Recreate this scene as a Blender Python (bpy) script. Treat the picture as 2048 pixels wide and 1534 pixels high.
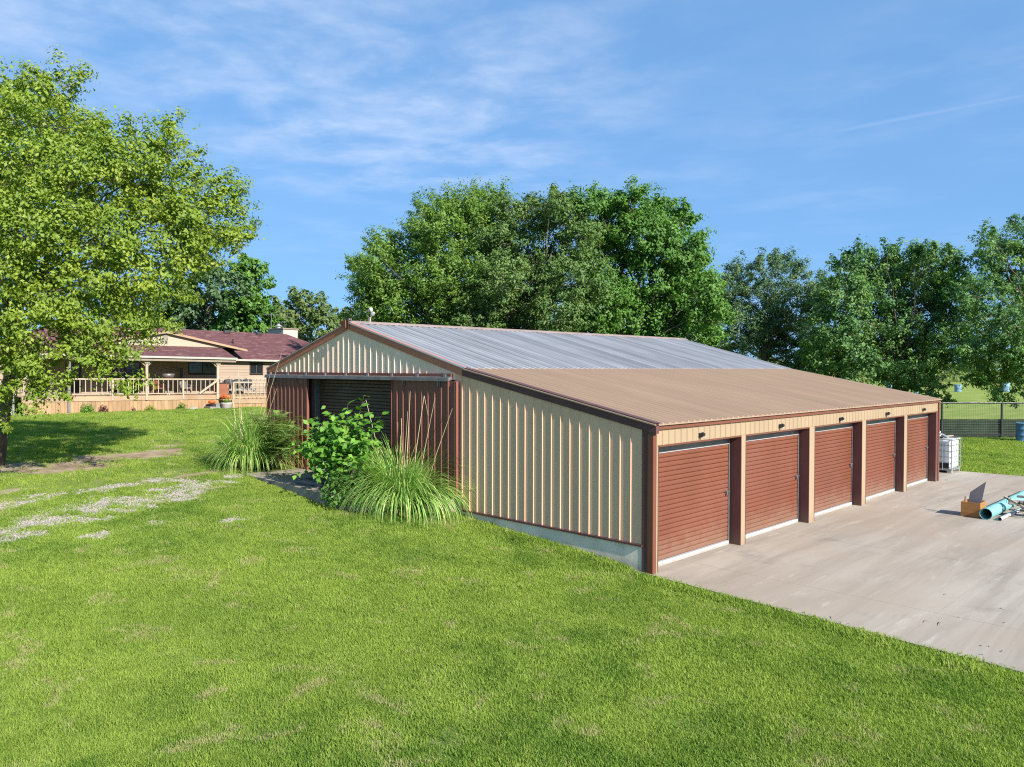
import bpy, math, random
import numpy as np
from mathutils import Vector, Matrix, Euler

for _o in list(bpy.data.objects):
    bpy.data.objects.remove(_o)
scene = bpy.context.scene
COL = scene.collection
R = np.random.default_rng(7)
random.seed(7)

# ------------------------------------------------------------------ camera
FPX, PITCH, ROLL, YAW = 1540.18, .0202, .0018, .7826          # focal length for a 2048 pixel wide frame
CAM = np.array([-12.6136, -8.6637, 4.0463])
_fw = np.array([math.cos(YAW), math.sin(YAW), 0.]); _rt = np.array([math.sin(YAW), -math.cos(YAW), 0.]); _up = np.array([0., 0., 1.])
CF = _fw * math.cos(PITCH) - _up * math.sin(PITCH); _u = _up * math.cos(PITCH) + _fw * math.sin(PITCH)
CR = _rt * math.cos(ROLL) + _u * math.sin(ROLL); CU = _u * math.cos(ROLL) - _rt * math.sin(ROLL)
cam = bpy.data.cameras.new('camera'); camo = bpy.data.objects.new('camera', cam); COL.objects.link(camo)
cam.sensor_width = 36; cam.lens = 36 * FPX / 2048; cam.clip_end = 8000; cam.clip_start = .1
mw = Matrix.Identity(4)
for i in range(3):
    mw[i][0], mw[i][1], mw[i][2], mw[i][3] = CR[i], CU[i], -CF[i], CAM[i]
camo.matrix_world = mw
scene.camera = camo


def ray(px, py): return CF + CR * (px - 1024) / FPX - CU * (py - 767) / FPX
def at(px, py, D): return CAM + ray(px, py) * D                # the point at distance D along the view axis
def gnd(px, py, z=0.):
    d = ray(px, py); return CAM + d * (z - CAM[2]) / d[2]


# ------------------------------------------------------------------ sky, sun, exposure
SUN_EL = math.radians(31)
LIGHT = Vector((.078 * math.cos(SUN_EL), .997 * math.cos(SUN_EL), -math.sin(SUN_EL)))   # the way the light travels
world = bpy.data.worlds.new('World'); scene.world = world; world.use_nodes = True
wn = world.node_tree.nodes; wl = world.node_tree.links; wn.clear()
SKY_STRENGTH = .087
def wnode(t, **kw):
    n = wn.new(t)
    for k, v in kw.items(): setattr(n, k, v)
    return n
def wmath(op, a, b=0.):
    m = wnode('ShaderNodeMath', operation=op)
    for i, v in enumerate((a, b)):
        if isinstance(v, (int, float)): m.inputs[i].default_value = v
        else: wl.new(v, m.inputs[i])
    return m.outputs[0]
sky = wnode('ShaderNodeTexSky', sky_type='NISHITA', sun_disc=False)
sky.sun_elevation = SUN_EL; sky.sun_rotation = math.pi + .078; sky.altitude = 2000
sky.air_density = 1.0; sky.dust_density = .3; sky.ozone_density = 6
gam = wnode('ShaderNodeGamma'); gam.inputs['Gamma'].default_value = .30; wl.new(sky.outputs[0], gam.inputs['Color'])
tint = wnode('ShaderNodeMix', data_type='RGBA', blend_type='MULTIPLY'); tint.inputs['Factor'].default_value = 1.; wl.new(gam.outputs[0], tint.inputs['A']); tint.inputs['B'].default_value = (.96, 1.66, 2.52, 1)
tc = wnode('ShaderNodeTexCoord'); sep = wnode('ShaderNodeSeparateXYZ'); wl.new(tc.outputs['Generated'], sep.inputs[0])
zc = wmath('MAXIMUM', sep.outputs['Z'], .05)
PX_, PY_ = wmath('DIVIDE', sep.outputs['X'], zc), wmath('DIVIDE', sep.outputs['Y'], zc)      # where the line of sight meets the cloud layer
cmb = wnode('ShaderNodeCombineXYZ'); wl.new(PX_, cmb.inputs[0]); wl.new(PY_, cmb.inputs[1])
def wnoise(scale, detail, rough, dist, mscale=(1, 1, 1), rot=0., loc=(0, 0, 0)):
    mp = wnode('ShaderNodeMapping'); mp.inputs['Scale'].default_value = mscale; mp.inputs['Rotation'].default_value = (0, 0, rot); mp.inputs['Location'].default_value = loc
    wl.new(cmb.outputs[0], mp.inputs[0]); n = wnode('ShaderNodeTexNoise'); n.inputs['Scale'].default_value = scale; n.inputs['Detail'].default_value = detail
    n.inputs['Roughness'].default_value = rough; n.inputs['Distortion'].default_value = dist; wl.new(mp.outputs[0], n.inputs['Vector']); return n.outputs[0]
def wramp(v, a, b, c=0., d=1.):
    r = wnode('ShaderNodeMapRange', interpolation_type='SMOOTHSTEP')
    for k, q in (('From Min', a), ('From Max', b), ('To Min', c), ('To Max', d)): r.inputs[k].default_value = q
    wl.new(v, r.inputs[0]); return r.outputs[0]
def bank(cx, cy, ax, ay, ang):
    """1 inside a bank of cirrus lying over this spot of the cloud layer, 0 away from it"""
    ux, uy = wmath('SUBTRACT', PX_, cx), wmath('SUBTRACT', PY_, cy); c_, s_ = math.cos(ang), math.sin(ang)
    u = wmath('DIVIDE', wmath('ADD', wmath('MULTIPLY', ux, c_), wmath('MULTIPLY', uy, s_)), ax); v = wmath('DIVIDE', wmath('SUBTRACT', wmath('MULTIPLY', uy, c_), wmath('MULTIPLY', ux, s_)), ay)
    return wramp(wmath('SQRT', wmath('ADD', wmath('MULTIPLY', u, u), wmath('MULTIPLY', v, v))), 1.15, .25)
veil = wmath('MULTIPLY', wramp(wnoise(.55, 3, .5, .3, loc=(3.3, 1.2, 0)), .38, .62), .30)
banks = wmath('MAXIMUM', bank(1.6, 2.4, 2.3, 1.4, .75), wmath('MAXIMUM', bank(.7, 2.3, 1.3, .8, 1.2), veil))
puffs = wramp(wnoise(2.1, 7, .56, .2, (1.15, .95, 1), 1.1), 0.32, .72); fine_ = wramp(wnoise(6.5, 5, .6, .3, (1, 1.3, 1), .5), .25, .8, .6, 1.)
cl = wmath('MULTIPLY', wmath('MULTIPLY', banks, puffs), wmath('MULTIPLY', fine_, .5))
tl_ = wmath('ABSOLUTE', wmath('ADD', wmath('SUBTRACT', PX_, 3.382), wmath('MULTIPLY', PY_, .0763)))     # faint vapour trail
trail = wmath('MULTIPLY', wmath('MULTIPLY', wramp(tl_, .05, .0), wramp(PY_, 1.7, 1.1)), wmath('MULTIPLY', wramp(PY_, .3, .8), .11))
cl = wmath('MULTIPLY', wmath('MAXIMUM', cl, trail), wramp(sep.outputs['Z'], .09, .2))
cmix = wnode('ShaderNodeMix', data_type='RGBA'); wl.new(cl, cmix.inputs['Factor']); wl.new(tint.outputs['Result'], cmix.inputs['A'])
cmix.inputs['B'].default_value = (4.1, 4.5, 5.3, 1)
bg = wnode('ShaderNodeBackground'); bg.inputs['Strength'].default_value = SKY_STRENGTH; wl.new(cmix.outputs['Result'], bg.inputs['Color'])
wo = wnode('ShaderNodeOutputWorld'); wl.new(bg.outputs[0], wo.inputs[0])

sl = bpy.data.lights.new('sun', 'SUN'); sl.energy = 3.55; sl.angle = math.radians(.6); sl.color = (1, .955, .88)
so = bpy.data.objects.new('sun', sl); COL.objects.link(so); so.rotation_euler = LIGHT.to_track_quat('-Z', 'Y').to_euler(); so.location = (0, -30, 40)
vs = scene.view_settings; vs.view_transform = 'Standard'; vs.look = 'None'; vs.gamma = 1; vs.use_curve_mapping = False; vs.exposure = 1.35
scene.cycles.use_denoising = False; scene.cycles.adaptive_threshold = .004; scene.cycles.filter_width = 1.15; scene.cycles.max_bounces = 6; scene.cycles.diffuse_bounces = 3; scene.cycles.glossy_bounces = 2
scene.cycles.transmission_bounces = 4; scene.cycles.transparent_max_bounces = 6; scene.cycles.caustics_reflective = False; scene.cycles.caustics_refractive = False

# ------------------------------------------------------------------ materials
MATS = {}
class NT:
    def __init__(s, name):
        s.m = bpy.data.materials.new(name); s.m.use_nodes = True; s.n = s.m.node_tree.nodes; s.l = s.m.node_tree.links
        s.b = s.n['Principled BSDF']; s.out = s.n['Material Output']
    def new(s, t, **kw):
        n = s.n.new(t)
        for k, v in kw.items(): setattr(n, k, v)
        return n
    def link(s, a, b): s.l.new(a, b)
    def pos(s, scale=(1, 1, 1), rot=(0, 0, 0)):
        g = s.new('ShaderNodeNewGeometry'); m = s.new('ShaderNodeMapping'); m.inputs['Scale'].default_value = scale; m.inputs['Rotation'].default_value = rot
        s.link(g.outputs['Position'], m.inputs[0]); return m.outputs[0]
    def noise(s, vec, scale, detail=4, rough=.55, dist=0):
        n = s.new('ShaderNodeTexNoise'); n.inputs['Scale'].default_value = scale; n.inputs['Detail'].default_value = detail
        n.inputs['Roughness'].default_value = rough; n.inputs['Distortion'].default_value = dist; s.link(vec, n.inputs['Vector']); return n.outputs[0]
    def ramp(s, fac, stops):
        r = s.new('ShaderNodeValToRGB'); e = r.color_ramp.elements
        while len(e) < len(stops): e.new(.5)
        for el, (p, c) in zip(e, stops): el.position = p; el.color = (*c, 1) if len(c) == 3 else c
        s.link(fac, r.inputs[0]); return r.outputs[0]
    def mix(s, fac, a, b, blend='MIX'):
        m = s.new('ShaderNodeMix', data_type='RGBA', blend_type=blend)
        for k, v in (('Factor', fac), ('A', a), ('B', b)):
            if isinstance(v, (int, float)): m.inputs[k].default_value = v
            elif isinstance(v, tuple): m.inputs[k].default_value = (*v, 1)
            else: s.link(v, m.inputs[k])
        return m.outputs['Result']
    def rng(s, fac, a, b, c=0., d=1.):
        r = s.new('ShaderNodeMapRange'); r.interpolation_type = 'SMOOTHSTEP'
        for k, v in (('From Min', a), ('From Max', b), ('To Min', c), ('To Max', d)): r.inputs[k].default_value = v
        s.link(fac, r.inputs[0]); return r.outputs[0]
    def math(s, op, a, b):
        m = s.new('ShaderNodeMath', operation=op)
        for i, v in enumerate((a, b)):
            if isinstance(v, (int, float)): m.inputs[i].default_value = v
            else: s.link(v, m.inputs[i])
        return m.outputs[0]
    def bump(s, h, strength, dist=.01):
        b = s.new('ShaderNodeBump'); b.inputs['Strength'].default_value = strength; b.inputs['Distance'].default_value = dist
        s.link(h, b.inputs['Height']); s.link(b.outputs[0], s.b.inputs['Normal'])

def mat(name, col, var=.15, scale=3., stretch=(1, 1, 1), rough=.6, metal=0., bump=0., bscale=40., col2=None, spot=None, spot_amt=.0, spot_scale=1.5, spec=.4, sheet=0.):
    """A surface with uneven colour: two shades mixed by noise, optional stains of a third colour, fine relief."""
    if name in MATS: return MATS[name]
    t = NT(name); p = t.pos(stretch); f = t.noise(p, scale, 5, .6)
    a = tuple(c * (1 - var) for c in col); b = col2 or tuple(min(1, c * (1 + var)) for c in col)
    c = t.mix(t.rng(f, .3, .7), a, b)
    if spot:
        c = t.mix(t.math('MULTIPLY', t.rng(t.noise(p, spot_scale, 6, .65), .52, .72), spot_amt), c, spot)
    if sheet:
        oi = t.new('ShaderNodeObjectInfo'); c = t.mix(1., c, t.ramp(oi.outputs['Random'], [(0, (1 - sheet,) * 3), (1, (1 + sheet * .6,) * 3)]), 'MULTIPLY')
    t.link(c, t.b.inputs['Base Color'])
    t.link(t.rng(t.noise(p, scale * 2.3, 4), .25, .75, max(.05, rough - .08), min(1, rough + .1)), t.b.inputs['Roughness'])
    t.b.inputs['Metallic'].default_value = metal; t.b.inputs['Specular IOR Level'].default_value = spec
    if bump: t.bump(t.noise(t.pos(stretch), bscale, 3), bump)
    MATS[name] = t.m; return t.m

M_tan = mat('tan painted steel', (0.345, 0.255, 0.16), .05, 1.2, (1, 1, .3), .42, spot=(0.28, 0.21, 0.13), spot_amt=.35, spot_scale=2.)
M_olive = mat('stone coloured painted steel', (0.78, 0.475, 0.31), .06, 1.0, (1, 1, .25), .4, spot=(0.67, 0.41, 0.27), spot_amt=.35, sheet=0.04)
M_gable = mat('faded beige painted steel', (0.92, 0.67, 0.53), .07, 1.1, (1, 1, .3), .45, spot=(0.78, 0.57, 0.46), spot_amt=.45, sheet=0.06)
M_roofsteel = mat('galvanised roof steel', (0.36, 0.36, 0.37), .12, .8, (1, .25, 1), .48, metal=.3, spot=(0.26, 0.26, 0.27), spot_amt=.5, spot_scale=.6, sheet=.22)
M_rooftan = mat('tan roof steel', (0.35, 0.24, 0.16), .06, .7, (1, .3, 1), .5, spot=(0.29, 0.2, 0.138), spot_amt=.4, spot_scale=.8, sheet=.07)
M_brown = mat('dark brown trim', (0.13, 0.06, 0.058), .12, 2., (1, 1, .5), .38, spec=.15)
M_rake_lit = mat('red brown rake trim lightened as lit', (0.52, 0.19, 0.125), .08, 1.5, (1, 1, 1), .45, spot=(0.42, 0.15, 0.1), spot_amt=.4, spec=.2)  # trim paint lightened: the light on the rake face is put into its colour
M_rust = mat('red brown trim', (0.165, 0.058, 0.034), .1, 1.5, (1, 1, .4), .45, spot=(0.115, 0.042, 0.028), spot_amt=.4)
M_ridge = mat('weathered ridge cap', (.30, .22, .19), .15, 2., (1, 1, 1), .5)
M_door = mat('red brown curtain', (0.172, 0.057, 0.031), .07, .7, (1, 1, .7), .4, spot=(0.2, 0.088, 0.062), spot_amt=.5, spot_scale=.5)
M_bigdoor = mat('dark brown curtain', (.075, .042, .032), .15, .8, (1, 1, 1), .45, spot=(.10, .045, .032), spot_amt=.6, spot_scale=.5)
M_slide = mat('oxidised red sliding door', (0.215, 0.074, 0.054), .14, 1.2, (1, 1, .25), .5, spot=(0.14, 0.052, 0.042), spot_amt=.6, spot_scale=1.2)
M_track = mat('grey track steel', (0.2, 0.19, 0.19), .15, 3., (1, 1, 1), .45, metal=.5, spot=(0.16, 0.045, 0.04), spot_amt=.8, spot_scale=.8)
M_galv = mat('bright galvanised', (0.45, 0.45, 0.45), .1, 3., (1, 1, 1), .35, metal=.5)
M_white = mat('white bar', (0.44, 0.44, 0.43), .05, 4., rough=.45, spot=(0.28, 0.265, 0.24), spot_amt=.4)
M_dark = mat('black metal', (.03, .028, .028), .2, 5., rough=.4)
M_lens = mat('lamp lens', (.55, .55, .52), .1, 8., rough=.2)
M_found = mat('foundation concrete', (0.86, 0.7, 0.57), .12, 1.5, (1, 1, .7), .85, bump=.3, spot=(0.55, 0.46, 0.38), spot_amt=.7, spot_scale=1.1)
M_pad = mat('old concrete', (0.3, 0.255, 0.205), .12, 1.2, (1, 1, 1), .88, bump=.25, bscale=60, spot=(0.15, 0.125, 0.1), spot_amt=.7, spot_scale=.7)
M_deckwood = mat('weathered deck wood', (0.34, 0.235, 0.15), .16, 1.1, (.6, 1, 1), .75, spot=(0.25, 0.12, 0.05), spot_amt=.6, spot_scale=.6, sheet=0.08)
M_skirt = mat('rust stained skirt wood', (0.36, 0.225, 0.12), .14, 1.5, (2.5, 1, .6), .75, spot=(0.34, 0.135, 0.045), spot_amt=.7, spot_scale=.8, sheet=0.18)
M_rail = mat('pale rail wood', (0.4, 0.32, 0.23), .12, 1.5, rough=.7, spot=(0.26, 0.18, 0.11), spot_amt=.5, sheet=0.08)
M_greywood = mat('grey weathered wood', (0.21, 0.195, 0.185), .2, 4., (1, 1, 3), .8, spot=(0.1, 0.092, 0.085), spot_amt=.6, sheet=0.15)
M_siding = mat('beige siding', (0.33, 0.25, 0.185), .05, 1., rough=.6, sheet=0.08)
M_cream = mat('cream gable siding', (0.38, 0.325, 0.24), .04, 1., rough=.6)
M_fasciaw = mat('pale gutter', (0.4, 0.37, 0.32), .06, 2., rough=.5)
M_soffit = mat('brown soffit', (0.24, 0.19, 0.15), .1, 2., rough=.6)
M_glass = mat('dark window glass', (.012, .013, .015), .1, 2., rough=.08, spec=.7)
M_wframe = mat('dark window frame', (.05, .04, .034), .1, 3., rough=.5)
M_orange = mat('orange pumpkin shell', (0.5, 0.1, 0.015), .1, 4., rough=.45)
M_clay = mat('glazed white pot', (0.4, 0.37, 0.35), .1, 5., rough=.4)
M_terra = mat('brown cabinet', (.24, .09, .05), .12, 3., rough=.5)
M_cush = mat('dark cushion cloth', (.055, .06, .07), .2, 5., rough=.9)
M_bark = mat('grey brown bark', (0.095, 0.076, 0.06), .3, 6., (1, 1, .35), .9, bump=.8, bscale=18)
M_barkpale = mat('pale bark', (0.21, 0.18, 0.15), .25, 6., (1, 1, .4), .85, bump=.5, bscale=18)
M_ply = mat('plywood', (0.36, 0.17, 0.05), .14, 2.5, (1, 1, 6), .6, spot=(0.27, 0.11, 0.03), spot_amt=.6, spot_scale=3.)
M_slate = mat('grey board', (.15, .14, .15), .1, 3., rough=.65)
M_paleedge = mat('pale board edge', (.5, .48, .45), .1, 3., rough=.6)
M_aqua = mat('aqua pipe plastic', (0.22, 0.5, 0.47), .06, 2., rough=.35, spot=(0.3, 0.55, 0.53), spot_amt=.5)
M_pvc = mat('grey pvc', (0.4, 0.41, 0.41), .06, 2., rough=.4)
M_tank = mat('white tank plastic', (0.74, 0.75, 0.76), .04, 2., rough=.4)
M_cage = mat('cage steel', (.36, .38, .39), .1, 4., rough=.4, metal=.5)
M_drum = mat('blue drum', (0.085, 0.185, 0.31), .12, 3., rough=.42, spot=(0.16, 0.25, 0.33), spot_amt=.5)
M_hose = mat('pale hose', (.55, .58, .58), .1, 4., rough=.5)
M_black = mat('black plastic', (.02, .02, .02), .2, 5., rough=.5)
M_fence = mat('black fence steel', (.035, .04, .04), .15, 5., rough=.5)
M_screen = mat('dark green screen cloth', (0.018, 0.034, 0.018), .35, 1.2, (1, 1, 1), .9, col2=(.028, .055, .024), spot=(.04, .034, .022), spot_amt=.5, spot_scale=2.)
M_stone = mat('grey field stone', (.33, .31, .28), .2, 6., rough=.9, bump=.5)
M_pebble = mat('pale gravel', (0.31, 0.28, 0.235), .3, 30., rough=.9)

def dust(m, col, z0, z1, amt):
    """splashed dust: a ragged stain of dry soil up to a height"""
    t = NT.__new__(NT); t.m = m; t.n = m.node_tree.nodes; t.l = m.node_tree.links; t.b = t.n['Principled BSDF']
    src = t.b.inputs['Base Color'].links[0].from_socket; g = t.new('ShaderNodeNewGeometry'); sx = t.new('ShaderNodeSeparateXYZ'); t.link(g.outputs['Position'], sx.inputs[0])
    h = t.math('ADD', sx.outputs['Z'], t.math('MULTIPLY', t.math('SUBTRACT', t.noise(t.pos(), 3.5, 6, .7), .5), (z1 - z0) * 1.4))
    t.link(t.mix(t.math('MULTIPLY', t.rng(h, z1, z0), amt), src, col), t.b.inputs['Base Color'])
dust(M_door, (.26, .175, .12), .05, .75, .45); dust(M_white, (.27, .22, .17), .0, .10, .7); dust(M_brown, (.17, .125, .09), -.05, .45, .5); dust(M_tan, (.26, .19, .12), -.05, .4, .5); dust(M_found, (.33, .29, .22), .0, .35, .5)
def leaf_mat(name, stops, trans=.35, tint=None, patch=None):
    t = NT(name); t.n.remove(t.b)
    a = t.new('ShaderNodeAttribute', attribute_name='rnd'); c = t.ramp(a.outputs['Fac'], stops)
    if patch: c = t.mix(t.rng(t.noise(t.pos(), patch[0], 2), .40, .64), c, t.mix(.5, c, patch[1]))
    d = t.new('ShaderNodeBsdfDiffuse'); tr = t.new('ShaderNodeBsdfTranslucent'); g = t.new('ShaderNodeBsdfGlossy'); g.inputs['Roughness'].default_value = .6; g.inputs['Color'].default_value = (.8, .8, .8, 1)
    t.link(c, d.inputs[0]); tt = tint or (1.0, 1.15, .45)
    t.link(t.mix(1., c, tt, 'MULTIPLY'), tr.inputs[0])
    m1 = t.new('ShaderNodeMixShader'); m1.inputs[0].default_value = trans; t.link(d.outputs[0], m1.inputs[1]); t.link(tr.outputs[0], m1.inputs[2])
    m2 = t.new('ShaderNodeMixShader'); m2.inputs[0].default_value = .03; t.link(m1.outputs[0], m2.inputs[1]); t.link(g.outputs[0], m2.inputs[2])
    t.link(m2.outputs[0], t.out.inputs[0]); return t.m
L_maple = leaf_mat('bright yellow green leaves', [(0, (0.139, 0.221, 0.02)), (.5, (0.258, 0.345, 0.032)), (.85, (0.33, 0.407, 0.046)), (1, (0.391, 0.433, 0.065))], .38, patch=(.55, (0.124, 0.227, 0.02)))
L_willow = leaf_mat('mid green narrow leaves', [(0, (0.103, 0.206, 0.0299)), (.6, (0.169, 0.29, 0.0391)), (1, (0.242, 0.35, 0.0575))], .33, patch=(.4, (0.0845, 0.181, 0.023)))
L_grey = leaf_mat('greyish green leaves', [(0, (0.0862, 0.161, 0.0391)), (.6, (0.138, 0.23, 0.0517)), (1, (0.207, 0.287, 0.0805))], .3, patch=(.4, (0.069, 0.149, 0.0345)))
L_green = leaf_mat('rich green leaves', [(0, (0.0745, 0.189, 0.029)), (.6, (0.124, 0.272, 0.0362)), (1, (0.199, 0.341, 0.0604))], .32, patch=(.4, (0.0621, 0.164, 0.0242)))
L_elm = leaf_mat('dark grey green leaves', [(0, (0.0619, 0.126, 0.0561)), (.6, (0.115, 0.206, 0.0816)), (1, (0.221, 0.297, 0.128))], .28, patch=(.35, (0.0663, 0.137, 0.0561)))
L_dark = leaf_mat('deep green leaves', [(0, (0.0515, 0.139, 0.0482)), (.6, (0.0984, 0.222, 0.0589)), (1, (0.199, 0.337, 0.08))], .3, patch=(.3, (0.234, 0.371, 0.08)))
L_far = leaf_mat('far tree leaves', [(0, (0.105, 0.165, 0.045)), (.6, (0.15, 0.225, 0.06)), (1, (0.225, 0.27, 0.09))], .3, patch=(.1, (0.105, 0.15, 0.06)))
L_shrub = leaf_mat('fresh green shrub leaves', [(0, (0.0924, 0.218, 0.0202)), (.6, (0.151, 0.353, 0.0336)), (1, (0.269, 0.47, 0.0672))], .4)
L_mimosa = leaf_mat('feathery green leaflets', [(0, (0.156, 0.276, 0.066)), (.6, (0.264, 0.391, 0.099)), (1, (0.384, 0.483, 0.132))], .42)
L_pampas = leaf_mat('long grass blades', [(0, (0.162, 0.312, 0.0606)), (.5, (0.298, 0.504, 0.101)), (.85, (0.504, 0.696, 0.181)), (1, (0.827, 0.792, 0.324))], .3, tint=(1, 1.1, .6))
L_dry = leaf_mat('dry grass blades', [(0, (0.264, 0.204, 0.108)), (.6, (0.432, 0.336, 0.192)), (1, (0.552, 0.456, 0.288))], .25, tint=(1, .9, .6))
L_sap = leaf_mat('broad bright leaves', [(0, (0.0936, 0.25, 0.0187)), (1, (0.0936, 0.25, 0.0187))], .4, patch=(3., (0.156, 0.343, 0.0312)))
L_red = leaf_mat('dark red leaves', [(0, (.08, .03, .03)), (1, (.16, .06, .05))], .2)

# ------------------------------------------------------------------ helpers for meshes and things
class MB:
    """Collects boxes, tubes and sheets in one vertex/face list."""
    def __init__(s): s.v = []; s.f = []; s.n = 0
    def add(s, v, f):
        s.v.extend([tuple(map(float, p)) for p in v]); s.f.extend([tuple(i + s.n for i in q) for q in f]); s.n += len(v); return s
    def box(s, c, d, rot=None, taper=1.):
        x, y, z = d[0] / 2, d[1] / 2, d[2] / 2; t = taper
        v = [(-x, -y, -z), (x, -y, -z), (x, y, -z), (-x, y, -z), (-x * t, -y * t, z), (x * t, -y * t, z), (x * t, y * t, z), (-x * t, y * t, z)]
        if rot is not None:
            m = Euler(rot).to_matrix(); v = [m @ Vector(p) for p in v]
        return s.add([(p[0] + c[0], p[1] + c[1], p[2] + c[2]) for p in v], [(0, 3, 2, 1), (4, 5, 6, 7), (0, 1, 5, 4), (1, 2, 6, 5), (2, 3, 7, 6), (3, 0, 4, 7)])
    def span(s, a, b): return s.box([(a[i] + b[i]) / 2 for i in range(3)], [abs(b[i] - a[i]) for i in range(3)])
    def tube(s, path, rad, n=8, cap=True):
        P = [Vector(p) for p in path]; k = len(P); rads = rad if hasattr(rad, '__len__') else [rad] * k
        v = []; ref = None
        for i in range(k):
            d = (P[min(i + 1, k - 1)] - P[max(i - 1, 0)]).normalized()
            if ref is None: ref = Vector((0, 0, 1)) if abs(d.z) < .9 else Vector((1, 0, 0))
            a = (ref - d * ref.dot(d)).normalized(); b = d.cross(a); ref = a
            for j in range(n):
                t = 2 * math.pi * j / n; v.append(P[i] + (a * math.cos(t) + b * math.sin(t)) * rads[i])
        f = [(i * n + j, i * n + (j + 1) % n, (i + 1) * n + (j + 1) % n, (i + 1) * n + j) for i in range(k - 1) for j in range(n)]
        if cap: f += [tuple(range(n))[::-1], tuple(range((k - 1) * n, k * n))]
        return s.add(v, f)
    def lathe(s, prof, c, n=20):
        v = [(c[0] + r * math.cos(2 * math.pi * j / n), c[1] + r * math.sin(2 * math.pi * j / n), c[2] + z) for r, z in prof for j in range(n)]
        k = len(prof); f = [(i * n + j, i * n + (j + 1) % n, (i + 1) * n + (j + 1) % n, (i + 1) * n + j) for i in range(k - 1) for j in range(n)]
        f += [tuple(range(n))[::-1], tuple(range((k - 1) * n, k * n))]
        return s.add(v, f)
    def extrude(s, poly, a, b):
        """poly: list of 3D points, swept from offset a to offset b."""
        k = len(poly); v = [tuple(p[i] + a[i] for i in range(3)) for p in poly] + [tuple(p[i] + b[i] for i in range(3)) for p in poly]
        return s.add(v, [tuple(range(k))[::-1], tuple(range(k, 2 * k))] + [(i, (i + 1) % k, k + (i + 1) % k, k + i) for i in range(k)])
    def mesh(s, name, m, smooth=False):
        me = bpy.data.meshes.new(name); me.from_pydata(s.v, [], s.f); me.materials.append(m)
        bm_fix(me)
        if smooth: me.polygons.foreach_set('use_smooth', [True] * len(me.polygons))
        me.update(); return me

import bmesh
def bm_fix(me):
    b = bmesh.new(); b.from_mesh(me); bmesh.ops.recalc_face_normals(b, faces=b.faces); b.to_mesh(me); b.free()

def put(name, me, parent=None, loc=(0, 0, 0), rot=(0, 0, 0), scale=(1, 1, 1)):
    o = bpy.data.objects.new(name, me); COL.objects.link(o); o.location = loc; o.rotation_euler = rot; o.scale = scale
    if parent is not None: o.parent = parent
    return o
def part(name, mb, m, parent, loc=(0, 0, 0), rot=(0, 0, 0), smooth=False): return put(name, mb.mesh(name, m, smooth), parent, loc, rot)
def tag(o, label=None, cat=None, group=None, kind=None):
    for k, v in (('label', label), ('category', cat), ('group', group), ('kind', kind)):
        if v: o[k] = v
    return o
def thing(name, label, cat, loc=(0, 0, 0), rot=(0, 0, 0), group=None):
    return tag(put(name, None, None, loc, rot), label, cat, group)
def structure(o): o['kind'] = 'structure'; return o
def copy_tree(o, parent=None):
    c = o.copy(); COL.objects.link(c)
    if parent is not None: c.parent = parent
    for ch in list(o.children): copy_tree(ch, c)
    return c
def smooth_by_angle(me, deg=40):
    me.polygons.foreach_set('use_smooth', [True] * len(me.polygons))
    b = bmesh.new(); b.from_mesh(me)
    for e in b.edges:
        if len(e.link_faces) == 2 and e.calc_face_angle(0) > math.radians(deg): e.smooth = False
    b.to_mesh(me); b.free()

def quads_object(name, V, rnd, m, parent=None, smooth=False):
    """V: (n,4,3) leaf quads; rnd: one value for each leaf."""
    n = len(V); me = bpy.data.meshes.new(name); me.vertices.add(n * 4); me.vertices.foreach_set('co', np.ascontiguousarray(V, dtype=np.float32).ravel())
    me.loops.add(n * 4); me.loops.foreach_set('vertex_index', np.arange(n * 4, dtype=np.int32)); me.polygons.add(n)
    me.polygons.foreach_set('loop_start', np.arange(0, n * 4, 4, dtype=np.int32))
    a = me.attributes.new('rnd', 'FLOAT', 'POINT'); a.data.foreach_set('value', np.repeat(rnd, 4).astype(np.float32))
    me.materials.append(m); me.update(calc_edges=True); me.validate()
    return put(name, me, parent)

def unit(v): return v / np.maximum(1e-9, np.linalg.norm(v, axis=-1, keepdims=True))

def leaf_quads(P, N, A, L, W, fold=.18):
    """Folded kite leaves at P with normals N, long axes A, lengths L, widths W."""
    N = unit(N); A = unit(A - N * (A * N).sum(1, keepdims=True)); S = np.cross(N, A)
    L = L[:, None]; W = W[:, None]
    b = P - A * L * .5; t = P + A * L * .5 - N * L * .12
    mid = P - A * L * .06
    return np.stack([b, mid - S * W * .5 + N * W * fold, t, mid + S * W * .5 + N * W * fold], 1)

# ------------------------------------------------------------------ terrain
def terrain(x, y):
    x = np.asarray(x, float); y = np.asarray(y, float)
    h = np.interp(y, [-400, -30, -.5, 1.0, 14, 22, 32, 42, 400], [-.2, -.08, -.03, .07, .90, 1.18, 1.32, 1.345, 1.345])
    t = np.clip((x - 17.) / 3.2, 0, 1); k = 1 - t * t * (3 - 2 * t)
    t2 = np.clip((x - 1.5) / 1.5, 0, 1); k2 = 1 - t2 * t2 * (3 - 2 * t2)
    low = np.where(y < 17, 1., 0.)
    base = -.035 + (h + .035) * k
    inside = np.where((x > .3) & (x < 18.2) & (y < 15.3), np.minimum(base, -.12 + 0 * x), base)
    return np.where(y < .5, np.where((x > -.3) & (x < 21.2), np.minimum(inside, -.06), inside), inside)

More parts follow.
